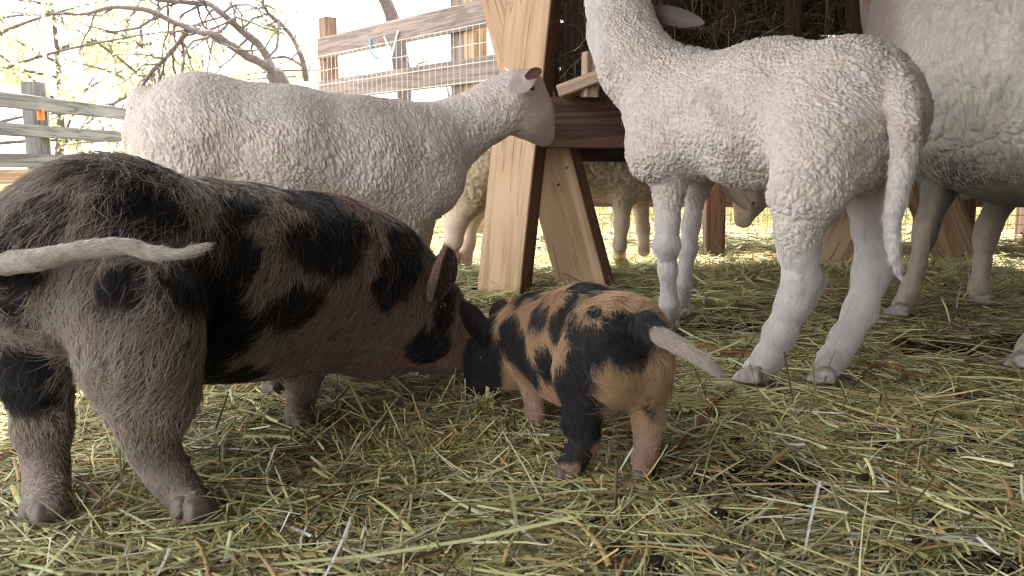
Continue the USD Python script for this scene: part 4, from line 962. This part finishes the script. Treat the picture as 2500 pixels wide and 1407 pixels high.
def hay_colors(P, r, brown=None):
    n = len(P)
    reg = meshkit.fbm(np.c_[P[:, :2] * 2.2, np.zeros(n)], 3, 77)
    reg2 = meshkit.fbm(np.c_[P[:, :2] * 6.0, np.ones(n)], 2, 78)
    wgt = np.tile(np.array([1.0, 1.25, 1.1, 0.9, 0.6, 0.45, 0.35, 0.18, 0.5, 0.9]), (n, 1))
    near = np.clip((1.6 - P[:, 1]) / 0.9, 0, 1)
    wgt[:, [3, 7, 9]] *= (0.4 + 1.3 * near)[:, None]
    br = sstep(reg, 0.45, 0.62)
    if brown is not None: br = np.clip(br + brown, 0, 1)
    wgt[:, [5, 6, 8]] *= (0.6 + 2.6 * br)[:, None]
    wgt[:, [4]] *= (0.5 + 2.2 * sstep(reg2, 0.5, 0.62))[:, None]
    cum = np.cumsum(wgt, 1); cum /= cum[:, -1:]
    k = (r.random(n)[:, None] > cum).sum(1)
    c = PAL[k] * (0.55 + 0.75 * r.random((n, 1))) + r.normal(0, 0.012, (n, 3))
    return np.clip(c, 0.01, 0.62)
def bed(n, y0, y1, seed, len_m, wid, xmargin=0.35, depth=0.035, steep=0.13, segs=4, power=1.0, upf=0.045):
    r = np.random.default_rng(seed)
    y = y0 + (y1 - y0) * r.random(n) ** power
    half = 0.62 * y + xmargin
    x = (r.random(n) * 2 - 1) * half
    # bare, trodden places at the right where little hay is left
    bare = sstep(meshkit.fbm(np.c_[x * 3.6, y * 3.6, np.full(n, 8.0)], 3, 91), 0.50, 0.60) * sstep(x, 0.12, 0.40) * (1 - sstep(y, 2.0, 2.6))
    keep = r.random(n) > 0.9 * bare
    x, y = x[keep], y[keep]; n = len(x)
    u = r.random(n)
    z = hz(x, y) + 0.002 + depth * u ** 0.8
    ln = len_m * np.exp(r.normal(0, 0.45, n)); wd = wid * np.exp(r.normal(0, 0.35, n))
    pit = r.normal(0, steep, n); up = r.random(n) < upf
    pit = np.where(up, r.normal(0, 0.45, n), pit)
    z = z + np.abs(np.sin(pit)) * ln * 0.30
    kink = np.where(r.random(n) < 0.22, r.normal(0, 0.9, n), 0)
    P = np.stack([x, y, z], 1); gap_shade = 0.22 + 0.90 * u[:, None] ** 1.5       # shade between strands painted into the colour: deeper ones are darker
    yaw = 9.0 * meshkit.fbm(np.c_[x * 4.5, y * 4.5, np.full(n, 3.0)], 2, 61) + r.normal(0, 0.75, n) + np.pi * (r.random(n) < 0.5)
    return straws(P, yaw, pit, ln, wd, r.normal(0, 0.45, n), kink, 0.3 + 0.4 * r.random(n), r.normal(0, 0.10, n), r.normal(0, 0.5, n), hay_colors(P, r, 0.45 * sstep(x, 0.3, 0.9) * sstep(y, 0.95, 1.2)) * gap_shade, segs)
HS = [bed(66000, 0.62, 1.5, 1, 0.052, 0.0021, steep=0.09), bed(15000, 0.62, 1.6, 2, 0.095, 0.0029, depth=0.042, steep=0.07), bed(46000, 1.4, 2.6, 3, 0.072, 0.0027, segs=3, steep=0.10), bed(26000, 2.4, 4.4, 4, 0.09, 0.0032, segs=3, depth=0.05, power=1.2),
      bed(45000, 0.62, 2.2, 6, 0.018, 0.0018, depth=0.038, segs=1), bed(700, 0.62, 1.5, 7, 0.15, 0.0036, depth=0.045, segs=6, steep=0.06, upf=0.0), bed(1500, 1.4, 3.2, 9, 0.15, 0.0034, depth=0.05, segs=5, steep=0.12, upf=0.02),
      bed(9000, 4.3, 7.5, 8, 0.11, 0.006, segs=2, depth=0.05)]
# heaped hay under the rack and at its foot
def heap(n, cx, cy, rx, ry, h, seed, ln0=0.10):
    r = np.random.default_rng(seed)
    q = r.normal(0, 0.5, (n, 2)); x, y = cx + q[:, 0] * rx, cy + q[:, 1] * ry
    prof = np.exp(-(q ** 2).sum(1) * 1.6) * h
    P = np.stack([x, y, hz(x, y) + 0.01 + prof * (0.4 + 0.7 * r.random(n))], 1)
    return straws(P, r.random(n) * 2 * np.pi, r.normal(0, 0.35, n), ln0 * np.exp(r.normal(0, 0.4, n)), 0.0026 * np.exp(r.normal(0, 0.3, n)), r.normal(0, 0.8, n), np.where(r.random(n) < 0.3, r.normal(0, 1.0, n), 0), 0.5 + 0 * x, r.normal(0, 0.3, n), r.normal(0, 0.6, n), hay_colors(P, r), 4)
HS += [heap(3500, 0.95, 2.95, 0.55, 0.35, 0.06, 11), heap(3000, 1.55, 3.0, 0.5, 0.4, 0.08, 12), heap(250, 0.20, 2.58, 0.07, 0.05, 0.05, 13, 0.07), heap(1800, 0.35, 3.5, 0.6, 0.5, 0.05, 14), heap(900, 0.02, 1.62, 0.16, 0.16, 0.035, 15, 0.08),
       heap(1200, -0.12, 1.16, 0.2, 0.14, 0.03, 16, 0.09), heap(420, -0.055, 1.375, 0.06, 0.04, 0.045, 17, 0.07), heap(1500, 1.33, 3.05, 0.35, 0.12, 0.05, 18)]
rh = np.random.default_rng(404)                                # loose wads of paler straw
for k in range(26):
    px, py = rh.uniform(0, 1500), rh.uniform(1010, 1400)
    c = G(px, py)
    v_, f_, c_ = heap(int(rh.integers(90, 220)), c[0], c[1], rh.uniform(0.08, 0.16), rh.uniform(0.05, 0.09), rh.uniform(0.008, 0.02), 500 + k, 0.085)
    HS.append((v_, f_, np.clip(c_ * [1.25, 1.2, 1.15], 0, 0.62)))
def merge(hs):
    vs, fs, cs, o = [], [], [], 0
    for v, f, c in hs: vs.append(v); fs.append(f + o); cs.append(c); o += len(v)
    return np.vstack(vs), np.vstack(fs), np.vstack(cs)
v, f, c = merge(HS)
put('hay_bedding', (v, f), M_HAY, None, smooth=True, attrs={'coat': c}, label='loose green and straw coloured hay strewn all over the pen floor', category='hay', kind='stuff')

# hay in the rack
def rack_hay():
    r = np.random.default_rng(31); n = 9000
    s = r.random(n) * 1.85 - 0.05; hgt = r.random(n) * 0.85; dp = r.random(n)
    base = W(1350, 232, 2.86)
    nb = np.array([-beam_d[1], beam_d[0], 0])
    P = base + beam_d * s[:, None] + np.array([0, 0, 1.0]) * hgt[:, None] + nb * ((dp - 0.5) * 0.34 - 0.22 * hgt * 0.6)[:, None]
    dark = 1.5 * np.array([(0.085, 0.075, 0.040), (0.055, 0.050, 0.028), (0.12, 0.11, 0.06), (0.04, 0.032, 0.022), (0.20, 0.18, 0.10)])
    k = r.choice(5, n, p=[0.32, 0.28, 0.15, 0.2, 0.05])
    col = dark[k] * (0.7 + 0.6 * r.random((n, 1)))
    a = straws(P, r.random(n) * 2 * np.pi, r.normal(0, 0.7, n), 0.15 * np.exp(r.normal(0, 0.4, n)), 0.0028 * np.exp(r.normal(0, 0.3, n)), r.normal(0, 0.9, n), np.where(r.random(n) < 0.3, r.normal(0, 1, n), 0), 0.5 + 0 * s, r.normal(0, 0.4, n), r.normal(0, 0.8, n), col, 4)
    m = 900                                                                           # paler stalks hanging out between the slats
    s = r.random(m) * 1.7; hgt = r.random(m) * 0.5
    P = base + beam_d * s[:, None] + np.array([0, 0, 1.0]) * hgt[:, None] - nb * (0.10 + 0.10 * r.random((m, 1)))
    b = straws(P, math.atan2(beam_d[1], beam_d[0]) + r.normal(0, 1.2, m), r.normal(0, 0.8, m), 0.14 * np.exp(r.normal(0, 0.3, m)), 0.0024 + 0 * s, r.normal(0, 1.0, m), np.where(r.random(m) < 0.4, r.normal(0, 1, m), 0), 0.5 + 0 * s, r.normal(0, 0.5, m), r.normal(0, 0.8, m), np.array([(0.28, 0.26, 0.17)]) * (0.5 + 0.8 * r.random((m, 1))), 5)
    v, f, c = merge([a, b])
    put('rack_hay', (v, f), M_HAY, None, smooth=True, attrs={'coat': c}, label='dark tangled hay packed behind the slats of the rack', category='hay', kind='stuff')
rack_hay()

# ------------------------------------------------------------------ droppings and lost twine
def lump(r, seed):
    m = trimesh.creation.icosphere(2, r); v = np.array(m.vertices)
    v = v * (0.75 + 0.5 * meshkit.fbm(v / r * 1.2 + seed, 3, seed))[:, None] * [1.0, 0.9, 0.72]
    return v, np.array(m.faces)
DUNG = ['large black dropping right of a smaller one, in the hay below the piglet tail', 'smaller dropping touching the right of the large black one', 'lone dropping in the hay at the middle of the right foreground',
        'dropping nearest to the right edge, above the others there', 'dropping a little above and right of the lone middle one', 'upper of two droppings by the right edge, nearest the ewe hoof side', 'lowest but one dropping at the right, in thin hay',
        'dropping at the bottom edge below the piglet', 'dropping at the bottom edge, right of the one below the piglet', 'tiny dropping between the piglet feet and the bottom edge', 'small dropping above and left of the large black one',
        'small dropping right of the piglet hoof beside the twine', 'crumb sized dropping above the large black one', 'dropping between the large black one and the right edge', 'dropping just beyond the twine loop behind the lamb', 'dropping closest to the bottom right corner']
spots_px = [(1755, 1262, .017), (1808, 1278, .014), (2110, 1166, .013), (2322, 1102, .012), (2152, 1088, .014), (2365, 1065, .012), (2272, 1268, .012), (1505, 1340, .016), (1598, 1372, .017), (1405, 1282, .010), (1690, 1205, .012), (1795, 1072, .012), (1755, 1168, .009), (1960, 1245, .013), (2255, 948, .011), (2230, 1322, .012)]
for k, (px, py, rr) in enumerate(spots_px):
    rr *= 0.72; p = G(px, py, 0.0); v, f = lump(rr, k + 1)
    p[2] = hz(p[0], p[1]) + 0.036 + rr * 0.15
    o = put('dropping', (v + p, f), M_DUNG, None, smooth=True)
    keys(o.GetPrim(), DUNG[k], 'dropping', 'droppings in the hay')
def ground_line(pts, up=0.042): return smooth_line([np.r_[G(x, y, 0.0)[:2], hz(*G(x, y, 0.0)[:2]) + up] for x, y in pts], 40)
for pts, lab in (([(2205, 905), (2185, 892), (2150, 888), (2118, 898), (2110, 918), (2140, 932), (2185, 928), (2212, 910), (2235, 922)], 'loop of red brown baling twine on the hay behind the lamb hoof'),
                 ([(1640, 1108), (1672, 1080), (1700, 1050), (1720, 1020), (1738, 995), (1770, 968), (1790, 955)], 'red brown twine strand lying right of the piglet'),
                 ([(1700, 842), (1745, 850), (1800, 862), (1850, 866)], 'brown twine strand beside the piglet tail tip')):
    c0 = ground_line(pts); ms = []
    for s in range(3):
        rr = np.random.default_rng(s + len(pts)); ph = np.linspace(0, 9, 40) + s * 2.1
        ms.append(tube(c0 + np.c_[np.cos(ph), np.sin(ph), np.sin(ph * 1.3)] * 0.0035, 0.0019, 5))
    o = put('twine', join(ms), M_TWINE, None, smooth=True); keys(o.GetPrim(), lab, 'twine', 'baling twine in the hay')

# ------------------------------------------------------------------ trees beyond the fences
M_BARK = usdkit.material(stage, L + 'bark', {'g': ('geometry', {}), 'n': ('noise_texture', {'scale': 26.0, 'detail': 5.0, 'roughness': 0.7}), 'r': ('rgb_ramp', {'ramp': [(0.3, (0.04, 0.03, 0.029)), (0.7, (0.12, 0.095, 0.09))]}),
    'b': ('bump', {'strength': 0.9, 'distance': 0.02}), 'p': ('principled_bsdf', {'roughness': 0.95})},
    [('g.position', 'n.vector'), ('n.fac', 'r.fac'), ('r.color', 'p.base_color'), ('n.fac', 'b.height'), ('b.normal', 'p.normal')], surface='p.BSDF')
def m_leaf(name, c0, c1):
    return usdkit.material(stage, L + name, {'g': ('geometry', {}), 'r': ('rgb_ramp', {'ramp': [(0.0, c0), (1.0, c1)]}), 'd': ('diffuse_bsdf', {}), 't': ('translucent_bsdf', {}), 'm': ('mix_closure', {'fac': 0.68})},
        [('g.random_per_island', 'r.fac'), ('r.color', 'd.color'), ('r.color', 't.color'), ('d.BSDF', 'm.closure1'), ('t.BSDF', 'm.closure2')], surface='m.closure')
M_LEAF = m_leaf('spring_leaves', (0.48, 0.47, 0.30), (0.72, 0.70, 0.52))
def limb(px_pts, Y, r0, r1, seed, yj=0.5):
    r = np.random.default_rng(seed); n = len(px_pts)
    yy = Y + np.cumsum(r.normal(0, yj * 0.25, n))
    p = smooth_line([W(x, y, q) for (x, y), q in zip(px_pts, yy)], 10 * n)
    p = p + (np.stack([meshkit.noise(p * 3 + 17 * i, seed) for i in range(3)], 1) - 0.5) * r0 * 0.8
    return p, np.linspace(r0, r1, len(p)) * 0.66
def twigs(paths, count, seed, l0, r0, droop=0.0, depth=2):
    """Crooked side shoots growing from the given limbs, and their own side shoots."""
    r = np.random.default_rng(seed); out = []
    for _ in range(count):
        p, rad = paths[r.integers(len(paths))]
        k = int(len(p) * (0.25 + 0.75 * r.random())) - 1
        o = p[k]; t = unit(p[min(k + 1, len(p) - 1)] - p[max(k - 1, 0)])
        d = unit(t * 0.6 + r.normal(0, 0.6, 3) + [0, 0, -droop * r.random()]); ln = l0 * (0.4 + r.random()); m = 9
        q = [o]
        for i in range(m):
            d = unit(d + r.normal(0, 0.30, 3) + [0, 0, -droop * 0.12]); q.append(q[-1] + d * ln / m)
        out.append((np.array(q), np.linspace(min(rad[k] * 0.6, r0), r0 * 0.22, m + 1)))
    if depth > 1: out += twigs(out, int(count * 2.2), seed + 1, l0 * 0.5, r0 * 0.5, droop, depth - 1)
    return out
def leaves(pts, n, spread, size, seed):
    r = np.random.default_rng(seed); pts = np.asarray(pts)
    c = pts[r.integers(len(pts), size=n)] + r.normal(0, spread, (n, 3))
    a = r.normal(0, 1, (n, 3)); a /= np.linalg.norm(a, axis=1, keepdims=True); b = np.cross(a, r.normal(0, 1, (n, 3))); b /= np.linalg.norm(b, axis=1, keepdims=True)
    s = size * (0.5 + r.random((n, 1)))
    V = np.stack([c - a * s, c + b * s * 0.45, c + a * s, c - b * s * 0.45], 1).reshape(-1, 3)
    return V, np.arange(4 * n).reshape(n, 4)
def tree(name, label, loc, trunk, limbs, tw, lf, group='trees beyond the fences'):
    T = thing(name, label, 'tree', group, loc=loc)
    put('trunk', tube(trunk[0], trunk[1], 12, 0.25, 3), M_BARK, T, smooth=True)
    for k, (p, rad) in enumerate(limbs): put('branch', tube(p, rad, 8, 0.25, k), M_BARK, T, smooth=True)
    if tw: put('twigs', join([tube(p, rad, 4) for p, rad in tw]), M_BARK, T, smooth=True, kind='stuff')
    if lf is not None: put('crown', lf, M_LEAF, T, smooth=False, kind='stuff')
YT = 9.5
base = W(742, 420, YT); base[2] = -0.1
tr = (smooth_line([base, W(735, 330, YT), W(700, 235, YT), W(664, 176, YT)], 24), np.linspace(0.15, 0.085, 24))
LB = [limb([(664, 178), (645, 135), (590, 75), (540, 30), (505, 8), (415, 5), (330, -18)], YT, 0.075, 0.03, 1),
      limb([(690, 215), (655, 168), (600, 135), (525, 90), (480, 75), (420, 55), (360, 30), (295, 22), (210, 30), (110, 28)], YT, 0.085, 0.015, 2),
      limb([(482, 76), (450, 85), (415, 130), (365, 185), (340, 220), (280, 250), (225, 285)], YT, 0.05, 0.014, 3),
      limb([(748, 200), (735, 135), (720, 100), (690, 62), (665, 42), (645, 10), (640, -30)], YT, 0.05, 0.02, 4),
      limb([(680, 48), (677, 110), (655, 140)], YT, 0.022, 0.02, 5), limb([(735, 160), (690, 138), (650, 150)], YT, 0.026, 0.02, 6)]
tw = twigs(LB[:3], 60, 11, 1.0, 0.016, 0.7) + twigs(LB[3:4], 14, 13, 0.5, 0.010, 0.1)
tree('bare_tree', 'leaning bare tree with two forked main limbs behind the middle sheep', (base[0], base[1], 0), tr, LB, tw, None)
base = W(992, 400, 10.5); base[2] = -0.1
tr = (smooth_line([base, W(988, 250, 10.5), W(975, 120, 10.5), W(955, 35, 10.5), W(930, -30, 10.5), W(915, -120, 10.5)], 30), np.linspace(0.11, 0.08, 30))
L2 = [limb([(925, -20), (880, -90), (820, -150)], 10.5, 0.06, 0.02, 7), limb([(935, -40), (985, -110), (1040, -170)], 10.5, 0.05, 0.02, 8), limb([(990, 200), (1040, 150), (1085, 160)], 10.5, 0.016, 0.008, 9)]
tree('bare_tree', 'slim leaning trunk rising behind the wire fence', (base[0], base[1], 0), tr, L2, twigs(L2, 14, 17, 0.8, 0.012, 0.2), None)
LAB = ['pale yellow green tree at the far left behind the rail fence', 'feathery pale tree above the square fence post', 'airy yellow green tree beyond the long drooping branch', 'low pale bush just behind the middle sheep rump', 'sunlit shrub between rail fence and wire fence', 'tiny bright bush seen through the wire fence']
for k, (px, top, Y, wd_, nleaf) in enumerate(((-60, -160, 13.0, 1.9, 3400), (130, -60, 15.0, 2.1, 3400), (330, 60, 16.0, 2.0, 3600), (470, 130, 14.0, 1.3, 2900), (640, 250, 17.0, 1.6, 2000), (1090, 205, 18.0, 0.7, 900))):
    r = np.random.default_rng(100 + k)
    b = W(px, 400, Y); b[2] = -0.1; tp = W(px + r.normal(0, 20), top, Y)
    trk = (smooth_line([b, b * 0.5 + tp * 0.5 + [0.15, 0, 0], tp], 16), np.linspace(0.09, 0.02, 16))
    lm = []
    for i in range(9):
        o = trk[0][r.integers(3, 14)]; d = np.array([r.normal(0, 1) * wd_, r.normal(0, 0.8) * wd_, abs(r.normal(0.3, 0.5)) * wd_ * 0.7])
        pp = smooth_line([o, o + d * 0.5 + [0, 0, 0.1], o + d], 12); lm.append((pp, np.linspace(0.03, 0.008, 12)))
    t2 = twigs(lm, 40 if k < 4 else 14, 200 + k, 0.9, 0.010, 0.3)
    pts = np.vstack([p[3:] for p, _ in t2])
    tree('leafy_tree', LAB[k], (b[0], b[1], 0), trk, lm, t2, leaves(pts, nleaf, 0.10, 0.055, 300 + k))
# dry grass in the sun outside
r = np.random.default_rng(55); n = 26000
y = 5.6 + 16 * r.random(n) ** 1.4; x = (r.random(n) * 2 - 1) * (0.62 * y + 0.5)
P = np.stack([x, y, hz(x, y) + 0.06], 1)
v, f, c = straws(P, r.random(n) * 2 * np.pi, 1.2 + r.normal(0, 0.25, n), 0.16 * np.exp(r.normal(0, 0.3, n)), 0.006 + 0 * x, r.normal(0, 0.5, n), 0 * x, 0.5 + 0 * x, r.normal(-0.3, 0.3, n), r.normal(0, 1, n), np.array([(0.30, 0.29, 0.13)]) * (0.6 + 0.7 * r.random((n, 1))), 2)
put('grass', (v, f), M_HAY, None, smooth=True, attrs={'coat': c}, label='pale sunlit grass outside the pen beyond the fences', category='grass', kind='stuff')
